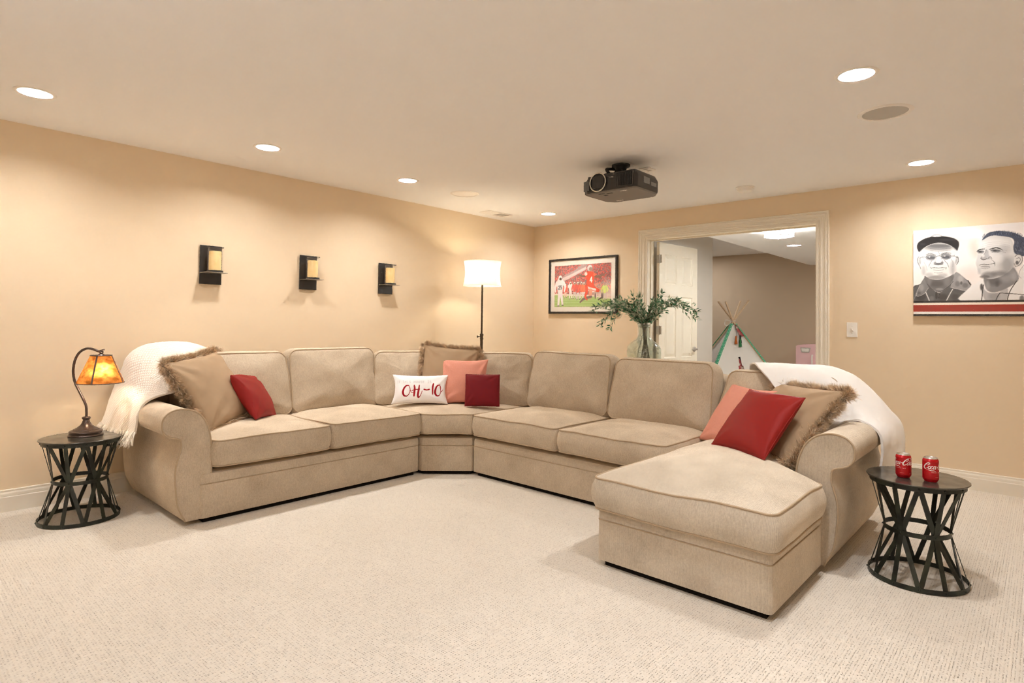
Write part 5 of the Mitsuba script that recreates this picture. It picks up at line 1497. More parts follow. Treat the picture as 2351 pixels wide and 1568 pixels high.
drum_table('dark iron drum table by the left sofa arm, carrying the table lamp', -4.790, -.462, -.094)
drum_table('dark iron drum table by the right sofa arm, carrying two red cans', -2.205, -4.332, -.34)

# ================================================================ TABLE LAMP
k = thing('table_lamp', 'bronze gooseneck table lamp with glowing amber mica shade', 'lamp')
LX, LY, LZ = -4.763, -.424, .490
LAT = np.array([.672, -.741, 0])
at = lambda m: moved(m, M4(t=(LX, LY, LZ)))
obj('base', at(lathe([(0, 0), (.090, 0), (.092, .004), (.090, .010), (.083, .013), (.083, .018), (.087, .022), (.085, .030), (.072, .036), (.068, .036), (.066, .040), (.050, .048), (.032, .062), (.021, .080), (.017, .094),
                      (.017, .098), (.022, .102), (.023, .110), (.019, .114), (.010, .116), (0, .116)], 56)), 'm_bronze', k, 30)
lp = [(0, .10), (0, .15), (-.008, .192), (-.045, .263), (-.077, .325), (-.090, .390), (-.082, .457), (-.055, .508), (-.010, .533), (.035, .527), (.062, .517), (.078, .521), (.097, .528)]
P_ = spline([(LX + LAT[0] * a_, LY + LAT[1] * a_, LZ + z) for a_, z in lp], 8)
obj('gooseneck', tube(P_, np.concatenate([np.full(len(P_) - 16, .0072), np.linspace(.0072, .0045, 16)]), 12), 'm_bronze', k, True)
SX, SY = LX + LAT[0] * .080, LY + LAT[1] * .080
Z0, Z1, R0, R1 = LZ + .324, LZ + .492, .1240, .0560
obj('shade', lathe([(R0, Z0), (R1, Z1)], 64, (SX, SY, 0)), 'm_mica', k, True, label='translucent amber mica shade')
obj('shade_ring', tube([(SX + R0 * math.cos(q), SY + R0 * math.sin(q), Z0) for q in np.linspace(0, 2 * PI, 64, endpoint=False)], .0028, 8, True), 'm_bronze', k, True)
obj('shade_ring', tube([(SX + R1 * math.cos(q), SY + R1 * math.sin(q), Z1) for q in np.linspace(0, 2 * PI, 48, endpoint=False)], .0028, 8, True), 'm_bronze', k, True)
for i in range(4):
    an = math.radians(-124) + i * PI / 2
    d = np.array([math.cos(an), math.sin(an), 0])
    obj('shade_strip', flat_bar((SX + d[0] * (R0 + .001), SY + d[1] * (R0 + .001), Z0), (SX + d[0] * (R1 + .001), SY + d[1] * (R1 + .001), Z1), .0085, .002, d), 'm_bronze', k, False)
obj('finial', lathe([(0, Z1 - .002), (.012, Z1), (.016, Z1 + .006), (.008, Z1 + .012), (.012, Z1 + .018), (.010, Z1 + .026), (0, Z1 + .028)], 24, (SX, SY, 0)), 'm_bronze', k, 40)
for i in range(3):
    an = 1.0 + i * 2 * PI / 3
    obj('spider_arm', tube([(SX, SY, Z1), (SX + R1 * math.cos(an), SY + R1 * math.sin(an), Z1)], .0022, 6), 'm_bronze', k, True)
obj('socket', lathe([(0, Z1 - .005), (.014, Z1 - .005), (.016, Z1 - .05), (0, Z1 - .05)], 20, (SX, SY, 0)), 'm_bronze', k, 40)
b = trimesh.creation.icosphere(3, .024)
b.apply_translation((SX - .006, SY - .056, Z0 + .072))
key = obj('bulb', b, 'm_white', k, True)
scene[key]['emitter'] = {'type': 'area', 'radiance': rgb(np.array([1.0, .82, .58]) * 60)}

k = thing('lamp_cord', 'black power cord with inline switch running behind the left sofa arm', 'cord')
obj('cord', tube(spline([(-4.70, -.30, .488), (-4.665, -.28, .470), (-4.655, -.27, .43), (-4.60, -.27, .392), (-4.52, -.25, .375), (-4.46, -.22, .365)], 8), .0032, 8), 'm_black_matte', k, True)
obj('switch', rbox(-4.615, -4.575, -.280, -.260, .378, .398, .007), 'm_black_matte', k, 40)

# ================================================================ SODA CANS
CAN = [(0, .006), (.0205, .0035), (.0235, 0), (.0255, .002), (.0310, .0115), (.0330, .0165), (.0330, .098), (.0318, .104), (.0285, .110), (.0272, .1135), (.0277, .1150), (.0277, .1160), (.0262, .1162), (.0252, .1135), (0, .1135)]


def can_art(S_, Zc):
    """Paints the wrap: S_ runs along the girth in metres, Zc is the height."""
    pt = Paint(np.column_stack([S_, Zc]), (176, 10, 22))
    W_ = (246, 240, 240)
    z0 = .066
    def st(pts, w=.0036, sm=5):
        q = np.array(pts, float)
        pt.stroke(np.column_stack([q[:, 0] + (q[:, 1]) * .28, z0 + q[:, 1]]), w if np.isscalar(w) else list(w), W_, .0005, sm)
    def cap(x):
        st([(x + .021, .020), (x + .018, .027), (x + .010, .026), (x + .003, .016), (x, .006), (x + .004, -.001), (x + .011, 0), (x + .018, .005)], [.0022, .003, .0038, .0052, .0056, .0046, .003, .0016])
        st([(x + .010, .020), (x + .013, .016), (x + .017, .019), (x + .014, .024)], [.0016, .0022, .0024, .0016])
    def o(x):
        st([(x + .006, .0125), (x + .001, .009), (x, .003), (x + .004, -.0005), (x + .0085, .003), (x + .0085, .0095), (x + .005, .0125)], [.002, .0036, .004, .003, .003, .0024, .002])
    def c(x):
        st([(x + .0085, .0105), (x + .005, .0128), (x + .001, .009), (x, .003), (x + .004, -.0005), (x + .009, .003)], [.003, .0026, .0038, .0042, .003, .0018])
    def a_(x):
        st([(x + .008, .0115), (x + .003, .0120), (x, .006), (x + .001, 0), (x + .005, 0), (x + .0085, .006)], [.002, .003, .004, .0036, .003, .002])
        st([(x + .0092, .0128), (x + .0085, .003), (x + .0105, -.0004), (x + .013, .003)], [.003, .0038, .003, .0016])
    cap(-.062)
    o(-.0435); c(-.033); a_(-.0225)
    st([(-.0075, .0085), (-.0035, .0090)], .0034)
    cap(0.0)
    o(.0185)
    st([(.029, .026), (.0285, .012), (.0295, .001), (.032, .001)], [.003, .004, .0036, .0018])
    a_(.034)
    st([(-.050, -.008), (-.038, -.0065), (-.026, -.0085), (-.017, -.0080), (-.006, -.0125)], [.001, .0022, .0042, .0032, .0008], 6)
    st([(.008, .028), (.020, .0315), (.032, .030), (.042, .024)], [.001, .0030, .0026, .001], 6)
    for sx in text_strokes('ORIGINAL TASTE', -.030, z0 - .0185, .0030, .0022, .45):
        pt.stroke(sx, .0008, (236, 200, 200), .0004)
    for sx in text_strokes('330', 0, 0, .001) if False else []:
        pass
    pt.stroke([(-.012, .0265), (.006, .0265)], .0022, (214, 120, 120), .0006)
    pt.stroke([(.030, .0255), (.040, .0255)], .0022, (206, 110, 110), .0006)
    pt.stroke([(.030, .0220), (.038, .0220)], .0016, (206, 110, 110), .0006)
    return pt.C


def soda_can(label, x, y, turn):
    k = thing('soda_can', label, 'can', 'red soda cans')
    ns, nz = 300, 130
    th = np.linspace(-PI, PI, ns)
    z = np.linspace(.0165, .098, nz)
    TT, ZZ = np.meshgrid(th, z, indexing='ij')
    C = colours(can_art((TT * .033).ravel(), ZZ.ravel()))
    V = np.stack([x + .033 * np.cos(TT + turn), y + .033 * np.sin(TT + turn), .490 + ZZ], -1).reshape(-1, 3)
    i, j = np.meshgrid(np.arange(ns - 1), np.arange(nz - 1), indexing='ij')
    q = np.stack([i * nz + j, (i + 1) * nz + j, (i + 1) * nz + j + 1, i * nz + j + 1], -1).reshape(-1, 4)
    F = np.vstack([q[:, [0, 1, 2]], q[:, [0, 2, 3]]])
    body = trimesh.Trimesh(V, F, process=False)
    # shoulders in the same red, painted flat
    sh = lathe([(.0330, .098), (.0318, .104), (.0285, .110)], 60, (x, y, .490))
    ft = lathe([(.0255, .002), (.0310, .0115), (.0330, .0165)], 60, (x, y, .490))
    n0 = len(V)
    allm = trimesh.util.concatenate([body, sh, ft])
    CC = np.vstack([C, np.tile(colours([(176, 10, 22)]), (len(allm.vertices) - n0, 1))])
    obj('wrap', allm, 'm_can', k, True, color=CC, label='red printed side with white script')
    obj('lid', lathe([(.0285, .110), (.0272, .1135), (.0277, .1150), (.0277, .1160), (.0262, .1162), (.0252, .1130), (0, .1130)], 48, (x, y, .490)), 'm_alu', k, 30)
    obj('foot', lathe([(0, .006), (.0205, .0035), (.0235, 0), (.0255, .002)], 48, (x, y, .490)), 'm_alu', k, 30)
    obj('pull_tab', extrude(sbox(-.006, -.010, .006, .010).buffer(.003), .0012, M4(t=(x - .002, y + .004, .490 + .1135))), 'm_alu', k, False)


va = math.atan2(CAM[1] + 4.29, CAM[0] + 2.26)
soda_can('red soda can on the right drum table, nearer the white fleece throw', -2.262, -4.286, va - .10)
soda_can('red soda can on the right drum table, farther from the sofa', -2.266, -4.396, va + .95)

# ================================================================ CANDLE SCONCES
def sconce(x, label):
    k = thing('wall_sconce', label, 'wall sconce', 'black candle sconces on the tan wall')
    g = 'm_black'
    obj('backplate', rbox(x - .081, x + .081, -.022, -.010, 1.484, 1.783, .003), g, k, 30)
    obj('spacer', bx(x - .03, x + .03, -.012, 0, 1.58, 1.68), g, k, False)
    obj('shelf', rbox(x - .081, x + .081, -.145, -.012, 1.567, 1.572, .002), 'm_steel', k, 30, label='thin metal shelf')
    obj('collar', lathe([(.050, 1.572), (.058, 1.572), (.058, 1.588), (.0565, 1.588), (.0565, 1.576), (.050, 1.576)], 40, (x + .008, -.080, 0)), g, k, 30)
    obj('hoop', tube([(x + .008 + .0575 * math.cos(q), -.080 + .0575 * math.sin(q), 1.766) for q in np.linspace(0, 2 * PI, 40, endpoint=False)], .0022, 8, True), g, k, True)
    obj('hoop_bracket', bx(x - .006, x + .022, -.026, -.020, 1.758, 1.772), g, k, False)
    obj('glass', lathe([(.0545, 1.577), (.0545, 1.763)], 48, (x + .008, -.080, 0)), 'm_thin_glass', k, True)
    ck = thing('pillar_candle', 'cream pillar candle in the glass of ' + {0: 'the leftmost', 1: 'the middle', 2: 'the rightmost'}[sconce.n] + ' wall sconce', 'candle', 'pillar candles in the sconces')
    obj('wax', lathe([(0, 1.577), (.0425, 1.577), (.0430, 1.580), (.0430, 1.732), (.041, 1.736), (.030, 1.735), (.012, 1.731), (0, 1.731)], 40, (x + .008, -.080, 0)), 'm_wax', ck, 40)
    obj('wick', tube([(x + .008, -.080, 1.729), (x + .009, -.079, 1.741), (x + .011, -.078, 1.747)], .0014, 6), 'm_black_matte', ck, True)
    sconce.n += 1


sconce.n = 0
sconce(-3.906, 'black candle sconce on the tan wall, nearest the knit throw')
sconce(-3.092, 'black candle sconce on the tan wall, second of the three from the floor lamp')
sconce(-2.275, 'black candle sconce on the tan wall, nearest the floor lamp')

# ================================================================ FLOOR LAMP
k = thing('floor_lamp', 'tall bronze floor lamp with white drum shade in the corner behind the sofa', 'lamp')
FX, FY = -1.330, -.412
at2 = lambda prof, seg=48: lathe(prof, seg, (FX, FY, 0))
prof = []
for t in np.linspace(0, 1, 12):
    prof.append((.183 + .016 * (2 * t - 1) ** 2 + .002 * (1 - t), 1.604 + t * .256))
obj('shade', at2(prof, 72), 'm_shade', k, True, label='white fabric drum shade')
for i in range(10):
    an = .25 + i * 2 * PI / 10
    obj('shade_seam', tube([(FX + (r + .0006) * math.cos(an), FY + (r + .0006) * math.sin(an), z) for r, z in prof], .0010, 5), 'm_shade', k, True)
for r, z in (prof[0], prof[-1]):
    obj('shade_rim', tube([(FX + r * math.cos(q), FY + r * math.sin(q), z) for q in np.linspace(0, 2 * PI, 72, endpoint=False)], .0022, 6, True), 'm_shade', k, True)
obj('upper_pole', at2([(0, .9), (.0095, .9), (.0095, 1.66), (0, 1.66)], 20), 'm_pole', k, 40)
obj('lower_pole', at2([(0, .02), (.0150, .02), (.0150, 1.050), (0, 1.050)], 20), 'm_pole', k, 40)
obj('collar', at2([(0, 1.042), (.018, 1.042), (.020, 1.048), (.016, 1.054), (.016, 1.082), (.021, 1.088), (.019, 1.098), (.010, 1.104), (0, 1.104)], 24), 'm_pole', k, 40)
kn = np.array([-.672, .741, 0])
o = lathe([(0, .014), (.004, .014), (.004, .034), (.012, .038), (.013, .044), (.008, .050), (0, .050)], 20)
o.apply_transform(M4(basis((.741, .672, 0), (0, 0, 1), kn), (FX, FY, 1.070)))
if o.volume < 0:
    o.invert()
obj('thumb_screw', o, 'm_pole', k, 40)
obj('base', at2([(0, 0), (.145, 0), (.147, .008), (.14, .016), (.06, .024), (.022, .034), (.016, .05), (0, .05)]), 'm_pole', k, 40)
obj('harp', cat(tube([(FX - .19, FY, 1.66), (FX + .19, FY, 1.66)], .0025, 6), tube([(FX, FY - .19, 1.66), (FX, FY + .19, 1.66)], .0025, 6)), 'm_pole', k, True)
b = trimesh.creation.icosphere(3, .034)
b.apply_translation((FX, FY, 1.735))
key = obj('bulb', b, 'm_white', k, True)
scene[key]['emitter'] = {'type': 'area', 'radiance': rgb(np.array([1.0, .86, .64]) * 62)}

# ================================================================ PICTURES ON THE RIGHT WALL
RW_ = basis((0, -1, 0), (0, 0, 1), (-1, 0, 0))       # local x runs to the viewer's right along the wall, z towards the room


def frame_ring(w, h, b, d, inner=0.0):
    o = sbox(0, 0, w, h).difference(sbox(b, b, w - b, h - b))
    return extrude(o, d)


# framed football photograph
k = thing('framed_photo', 'black-framed football photograph with white mat left of the doorway', 'picture')
fw, fh = .978, .664
Mf = M4(RW_, (0, -.264, 1.339))
fr_ = cat(frame_ring(fw, fh, .024, .028), moved(frame_ring(fw - .008, fh - .008, .010, .004), M4(t=(.004, .004, .028))))
obj('frame', moved(fr_, Mf), 'm_black', k, False, label='thin black frame')
obj('backing', moved(bx(.006, fw - .006, .006, fh - .006, .002, .008), Mf), 'm_black_matte', k, False)
obj('mat_board', moved(bx(.020, fw - .020, .020, fh - .020, .008, .014), Mf), 'm_white', k, False, label='wide white mat')
pw, ph = .81, .50
V, F = print_panel(pw, ph, .0032)
pt = Paint(V[:, :2], (150, 120, 116))
P_ = V[:, :2]
crowd = meshkit.noise(np.column_stack([P_ * 95, 0 * P_[:, :1]]), 1)
crowd2 = meshkit.noise(np.column_stack([P_ * 140, 0 * P_[:, :1]]), 2)
pt.C = np.where((crowd > .52)[:, None], (206, 74, 74), (96, 84, 92)) * .6 + np.where((crowd2 > .6)[:, None], (244, 196, 188), (168, 60, 64)) * .4
pt.poly([(.10, .33), (.22, .37), (.46, .46), (.50, .50), (.40, .50), (.30, .44), (.12, .37)], (172, 164, 166), .01, 0, .75)
pt.poly([(.12, .31), (.20, .33), (.47, .44), (.46, .47), (.22, .38), (.12, .35)], (226, 216, 214), .006, 0, .85)
lower = np.clip((.30 - P_[:, 1]) / .06, 0, 1)[:, None] * np.clip((P_[:, 0] - .52) / .06, 0, 1)[:, None]
pt.C = pt.C * (1 - .7 * lower) + np.where((crowd > .6)[:, None], (240, 176, 150), (186, 164, 156)) * .7 * lower
pt.poly([(0, 0), (.81, 0), (.81, .085), (.60, .115), (.30, .13), (0, .145)], (158, 192, 112), .003)
pt.poly([(0, .145), (.30, .13), (.60, .115), (.81, .085), (.81, .10), (.56, .135), (.3, .15), (0, .165)], (232, 226, 208), .003)
for y0, y1 in ((.02, .018), (.052, .046), (.085, .075), (.108, .098)):
    pt.stroke([(0, y0), (.81, y1)], .005, (196, 216, 160), .003, 0, .8)
pt.poly([(.58, .135), (.81, .11), (.81, .19), (.58, .19)], (196, 178, 168), .004, 0, .8)
g = np.random.default_rng(9)
for x in np.arange(.60, .81, .022):
    pt.ell((x + g.normal(0, .004), .125), (.009, .03), (86, 70, 74) if g.random() < .6 else (224, 206, 200), .004)


def figure(x, y0, h, shirt, pants, skin=(120, 84, 66), helmet=(226, 224, 222), lean=0.0):
    s = h
    pt.stroke([(x - .07 * s, y0 + .01 * s), (x - .05 * s, y0 + .25 * s), (x - .01 * s + lean * .4, y0 + .48 * s)], [.07 * s, .09 * s, .13 * s], pants, .002)
    pt.stroke([(x + .10 * s, y0 + .03 * s), (x + .07 * s, y0 + .25 * s), (x + .02 * s + lean * .4, y0 + .48 * s)], [.07 * s, .09 * s, .13 * s], pants, .002)
    pt.stroke([(x + lean * .5, y0 + .48 * s), (x + lean, y0 + .76 * s)], [.20 * s, .28 * s], shirt, .003)
    pt.stroke([(x - .13 * s + lean, y0 + .76 * s), (x - .20 * s + lean, y0 + .60 * s), (x - .19 * s, y0 + .46 * s)], [.10 * s, .08 * s, .05 * s], shirt, .002)
    pt.stroke([(x + .13 * s + lean, y0 + .76 * s), (x + .21 * s + lean, y0 + .62 * s), (x + .17 * s, y0 + .48 * s)], [.10 * s, .08 * s, .05 * s], shirt, .002)
    pt.ell((x + lean, y0 + .90 * s), (.075 * s, .088 * s), helmet, .002)
    pt.ell((x + lean + .01 * s, y0 + .875 * s), (.05 * s, .045 * s), skin, .002)
    pt.stroke([(x - .09 * s, y0), (x - .04 * s, y0)], .03 * s, (50, 44, 46), .002)
    pt.stroke([(x + .08 * s, y0 + .02 * s), (x + .13 * s, y0 + .02 * s)], .03 * s, (50, 44, 46), .002)


for x, y0, h, sh, pa in ((.24, .095, .21, (236, 230, 230), (228, 222, 220)), (.30, .10, .20, (214, 74, 66), (206, 198, 196)), (.35, .085, .215, (206, 62, 58), (214, 206, 204)),
                        (.40, .095, .20, (226, 92, 70), (222, 208, 200)), (.165, .11, .17, (220, 90, 74), (226, 196, 184)), (.435, .10, .19, (232, 120, 84), (220, 214, 212))):
    figure(x, y0, h, sh, pa)
figure(.725, .075, .20, (206, 222, 112), (206, 196, 190), (170, 120, 96), (150, 110, 96))
figure(.085, .012, .375, (238, 234, 236), (236, 230, 236), (60, 48, 46), (240, 238, 238))
for st in text_strokes('25', .055, .215, .042, .026, .15):
    pt.stroke(st, .0085, (52, 50, 72), .0015)
red = (222, 68, 44)
pt.stroke([(.355, .375), (.42, .36), (.475, .365)], [.016, .022, .03], (120, 84, 70), .002, 4)
pt.stroke([(.575, .355), (.65, .345), (.72, .372)], [.03, .022, .016], (126, 88, 72), .002, 4)
pt.poly([(.455, .40), (.50, .415), (.555, .405), (.585, .375), (.578, .33), (.575, .26), (.60, .225), (.655, .195), (.635, .165), (.56, .195), (.51, .235), (.478, .25), (.472, .33), (.45, .365)], red, .003, 3)
pt.ell((.462, .385), (.022, .020), (236, 214, 206), .003)
pt.ell((.583, .372), (.018, .018), (232, 120, 90), .003)
pt.poly([(.475, .245), (.52, .225), (.60, .21), (.605, .19), (.565, .165), (.49, .185)], (232, 224, 222), .003, 2)
pt.stroke([(.495, .205), (.59, .182)], .008, (214, 70, 66), .002)
pt.stroke([(.53, .185), (.527, .14), (.52, .105)], [.052, .045, .034], (222, 156, 136), .003, 4)
pt.stroke([(.54, .115), (.48, .105), (.425, .085), (.385, .055)], [.026, .030, .026, .020], (104, 84, 84), .002, 4)
pt.stroke([(.47, .24), (.478, .18), (.455, .12), (.48, .085)], [.04, .036, .026, .02], red, .003, 4)
pt.stroke([(.64, .08), (.69, .105)], [.014, .018], (70, 58, 60), .002)
pt.ell((.517, .452), (.036, .036), (206, 204, 206), .003)
pt.ell((.528, .440), (.026, .022), (150, 128, 120), .003)
for st in text_strokes('4', .518, .285, .062, .036):
    pt.stroke(st, .0115, (246, 240, 238), .0015)
Mp = M4(RW_, (-.0155, -.264 - .084, 1.339 + .082))
scene[k + '__print'] = ply(trimesh.Trimesh(trimesh.transform_points(V, Mp), F, process=False), 'm_print', smooth=False, color=colours(pt.C))
labels[k + '__print'] = {'label': 'football action photograph on green turf'}
obj('glazing', moved(bx(.022, fw - .022, .022, fh - .022, .0205, .0215), Mf), 'm_thin_glass', k, False)

# acrylic portrait panel
k = thing('portrait_panel', 'glossy black-and-white portrait panel of two men with a red striped lower edge', 'picture')
aw, ah = 1.02, .690
V, F = print_panel(aw, ah, .0030)
pt = Paint(V[:, :2], (235, 231, 231))
for op in PORTRAIT:
    if op[0] == 'p':
        pt.poly(op[1], op[2], op[3], op[4], op[5])
    else:
        pt.stroke(op[1], op[2], op[3], op[4], op[5], op[6])
for z0, z1, c in ((.104, .121, (14, 14, 18)), (.088, .1055, (238, 226, 214)), (.0355, .088, (150, 32, 22)), (.0165, .0355, (234, 230, 228)), (-.01, .0165, (14, 14, 18))):
    pt.poly([(-.1, z0), (1.2, z0), (1.2, z1), (-.1, z1)], c, .0012)
Mq = M4(RW_, (-.030, -4.019, 1.318))
scene[k + '__print'] = ply(trimesh.Trimesh(trimesh.transform_points(V, Mq), F, process=False), 'm_acrylic', smooth=False, color=colours(pt.C))
labels[k + '__print'] = {'label': 'glossy printed face'}
obj('panel', moved(bx(0, aw, 0, ah, -.0065, -.0006), Mq), 'm_white', k, False)
for x in (.06, aw - .06):
    for y in (.06, ah - .06):
        obj('standoff', moved(lathe([(0, -.0295), (.010, -.0295), (.010, -.006), (0, -.006)], 16), M4(RW_ @ np.eye(3), (-.030, -4.019 - x, 1.318 + y))), 'm_steel', k, 40)

# ---- light switch
k = thing('light_switch', 'white toggle switch plate on the wall right of the doorway', 'light switch')
obj('plate', rbox(-.007, 0, -3.617, -3.534, 1.137, 1.263, .0028), 'm_white', k, 30)
obj('toggle', moved(rbox(-.005, .005, -.012, .012, -.003, .011, .0025), M4(basis((0, 1, 0), (0, .5, .866), (-.95, .1, .3)), (-.008, -3.576, 1.200))), 'm_white', k, 30)
for z in (1.17, 1.23):
    s = trimesh.creation.icosphere(1, .003)
    s.apply_translation((-.0068, -3.576, z))
    obj('screw', s, 'm_grille', k, True)

# ================================================================ VASE WITH OLIVE BRANCHES, on a console table behind the sofa
k = thing('console_table', 'narrow brown console table hidden behind the sofa, under the glass vase', 'table')
CX0, CX1, CY0, CY1, CT = -1.285, -.905, -2.75, -1.60, .745
obj('tabletop', rbox(CX0, CX1, CY0, CY1, CT - .035, CT, .006), 'm_brown_wood', k, 30)
for x in (CX0 + .03, CX1 - .03):
    for y in (CY0 + .04, CY1 - .04):
        obj('leg', bx(x - .022, x + .022, y - .022, y + .022, 0, CT - .034), 'm_brown_wood', k, False)
obj('apron', cat(bx(CX0 + .02, CX0 + .04, CY0 + .04, CY1 - .04, CT - .12, CT - .034), bx(CX1 - .04, CX1 - .02, CY0 + .04, CY1 - .04, CT - .12, CT - .034)), 'm_brown_wood', k, False)

VX, VY = -1.070, -2.180
k = thing('glass_vase', 'big pale green glass bottle vase holding olive branches', 'vase')
vp = spline([(.001, .004), (.110, .004), (.134, .020), (.140, .10), (.144, .19), (.146, .240), (.139, .278), (.112, .312), (.074, .342), (.053, .374), (.0460, .420), (.0445, .452)], 9)
vp = np.maximum(vp, [.001, .0035])
nv = lathe(vp, 200, (0, 0, 0))
vv = nv.vertices.copy()
an = np.arctan2(vv[:, 1], vv[:, 0])
hob = meshkit.noise(np.column_stack([np.cos(an) * 11, np.sin(an) * 11, vv[:, 2] * 75]), 4)
mask = np.clip((.285 - vv[:, 2]) / .03, 0, 1) * np.clip(vv[:, 2] / .03, 0, 1)
rr = 1 + .030 * (hob - .5) * 2 * mask
vv[:, 0] *= rr
vv[:, 1] *= rr
nv = trimesh.Trimesh(vv, nv.faces, process=False)
obj('body', moved(nv, M4(t=(VX, VY, CT))), 'm_vase_glass', k, True)
for z, r in ((.455, .0465), (.470, .0475)):
    obj('lip', moved(trimesh.creation.torus(r, .0062, 48, 12), M4(t=(VX, VY, CT + z))), 'm_vase_glass', k, True)

g = np.random.default_rng(11)
TIPS = [(.59, 1.345, .05, .06), (.42, 1.20, -.06, .12), (.30, 1.172, -.10, .12), (.38, 1.42, .05, .03), (.24, 1.46, -.08, .0), (.17, 1.49, .08, .0), (.01, 1.475, -.10, 0), (-.15, 1.50, .04, 0), (-.20, 1.425, -.12, .03),
        (-.32, 1.43, .02, .04), (-.39, 1.385, -.06, .06), (-.44, 1.335, .10, .08), (-.49, 1.265, .0, .10), (.50, 1.38, -.04, .05), (.10, 1.40, -.2, .04), (-.05, 1.38, -.22, .05), (.22, 1.33, -.2, .08), (-.27, 1.35, -.18, .07)]
LEAFC = [(.06, .19, .10), (.13, .28, .16), (.46, .52, .41), (.30, .40, .29), (.035, .115, .055), (.56, .61, .50)]
for bi, (dy, zt, dx, arch) in enumerate(TIPS):
    k = thing('olive_branch', 'leafy grey-green olive branch fanning out of the glass bottle vase', 'branch', 'olive branches in the vase')
    a_ = g.uniform(0, 2 * PI)
    foot = np.array([VX + .06 * math.cos(a_), VY - .05 * np.sign(dy) + .03 * math.sin(a_), CT + .03])
    neck = np.array([VX + g.uniform(-.018, .018), VY + np.clip(dy * .05, -.022, .022), CT + .46])
    tip = np.array([VX + dx, VY + dy, zt])
    mid = neck * .5 + tip * .5 + np.array([0, 0, .05 + arch])
    q = spline([foot, (foot + neck) / 2 + g.normal(0, .006, 3), neck, neck * .78 + mid * .22 + np.array([0, 0, .02]), mid, tip * .7 + mid * .3 + np.array([0, 0, arch * .25]), tip], 9)
    obj('stem', tube(q, np.linspace(.0032, .0010, len(q)), 6), 'm_stem', k, True)
    d = np.concatenate([[0], np.cumsum(np.linalg.norm(np.diff(q, axis=0), axis=1))])
    ineck = 18
    L0, L1 = d[ineck], d[-1]
    V, F, C = [], [], []
    fruit = []
    nl = int(46 + (L1 - L0) * 150)
    for i in range(nl):
        t = L0 + (L1 - L0) * (g.uniform(.06, 1.0) if i > 1 else 1.0)
        p = np.array([np.interp(t, d, q[:, c]) for c in range(3)])
        p2 = np.array([np.interp(min(t + .01, L1 + .01), d, q[:, c]) for c in range(3)])
        tg = p2 - np.array([np.interp(t - .02, d, q[:, c]) for c in range(3)])
        tg /= np.linalg.norm(tg) + 1e-9
        off = g.normal(0, 1, 3)
        off -= tg * (off @ tg)
        off /= np.linalg.norm(off)
        dr_ = tg * g.uniform(.35, 1.0) + off * g.uniform(.4, 1.0) + np.array([0, 0, g.uniform(-.1, .25)])
        dr_ /= np.linalg.norm(dr_)
        ln, wd = g.uniform(.026, .048), g.uniform(.0038, .0062)
        nrm = np.cross(dr_, g.normal(0, 1, 3))
        nrm /= np.linalg.norm(nrm)
        sd = np.cross(dr_, nrm)
        base = p + off * .002
        if g.random() < .35:
            base = base + off * g.uniform(.006, .03)
        cv_ = nrm * ln * g.uniform(-.12, .12)
        b = len(V)
        V += [base, base + dr_ * ln * .33 + sd * wd + nrm * .0012 + cv_ * .5, base + dr_ * ln * .33 + cv_ * .5, base + dr_ * ln * .33 - sd * wd + nrm * .0012 + cv_ * .5,
              base + dr_ * ln * .7 + sd * wd * .75 + cv_, base + dr_ * ln * .7 + cv_ - nrm * .001, base + dr_ * ln * .7 - sd * wd * .75 + cv_, base + dr_ * ln + cv_ * .8]
        F += [[b, b + 2, b + 1], [b, b + 3, b + 2], [b + 1, b + 2, b + 5], [b + 1, b + 5, b + 4], [b + 2, b + 3, b + 6], [b + 2, b + 6, b + 5], [b + 4, b + 5, b + 7], [b + 5, b + 6, b + 7]]
        c = np.array(LEAFC[g.integers(0, len(LEAFC))]) * g.uniform(.8, 1.2)
        C += [c] * 8
        if g.random() < .035:
            s = trimesh.creation.icosphere(1, g.uniform(.0055, .0075))
            s.apply_scale((1, 1, 1.3))
            s.apply_translation(p + off * .012)
            fruit.append(s)
    obj('leaves', trimesh.Trimesh(np.array(V), np.array(F), process=False), 'm_leaf', k, False, color=np.array(C), kind='stuff')
    for s in fruit:
        obj('olive', s, 'm_olive', k, True)

# ================================================================ PLAYROOM THINGS
k = thing('play_teepee', 'white canvas play teepee with green dotted edges in the playroom', 'play tent')
AXC = np.array([3.22, -1.27, 1.29])
vaz = math.atan2(AXC[1] - CAM[1], AXC[0] - CAM[0])
fwd, rgt = np.array([math.cos(vaz), math.sin(vaz)]), np.array([math.sin(vaz), -math.cos(vaz)])
cor = [np.array([*(AXC[:2] + 1.03 * (math.sin(math.radians(s_)) * rgt + math.cos(math.radians(s_)) * fwd)), 0.004]) for s_ in (116, 206, 296, 26)]   # right, near, left, far


def panel_mesh(c0, c1, top0=.04, sag=.03, n=14, gap=None, seed=0):
    """Canvas between two poles, from the ground to the tie."""
    V, F, keep = [], [], []
    ins = np.cross(c1 - c0, AXC - c0)
    ins /= np.linalg.norm(ins)
    for i in range(n + 1):
        t = i / n * (1 - top0)
        for j in range(n + 1):
            s = j / n
            p = (c0 * (1 - s) + c1 * s) * (1 - t) + AXC * t
            p = p - ins * sag * math.sin(PI * s) * math.sin(PI * min(1, t / .96)) * np.sign(ins @ (p - np.array([*AXC[:2], .5])) or 1)
            p = p + ins * .008 * (meshkit.noise(np.array([[s * 6, t * 6, seed * 3.0]]), seed)[0] - .5)
            V.append(p)
    for i in range(n):
        for j in range(n):
            if gap and i / n < gap and abs((j + .5) / n - .5) < .5 * gap * (1 - i / n / gap) * .55:
                continue
            a_ = i * (n + 1) + j
            F += [[a_, a_ + 1, a_ + n + 2], [a_, a_ + n + 2, a_ + n + 1]]
    return trimesh.Trimesh(np.array(V), np.array(F), process=False)


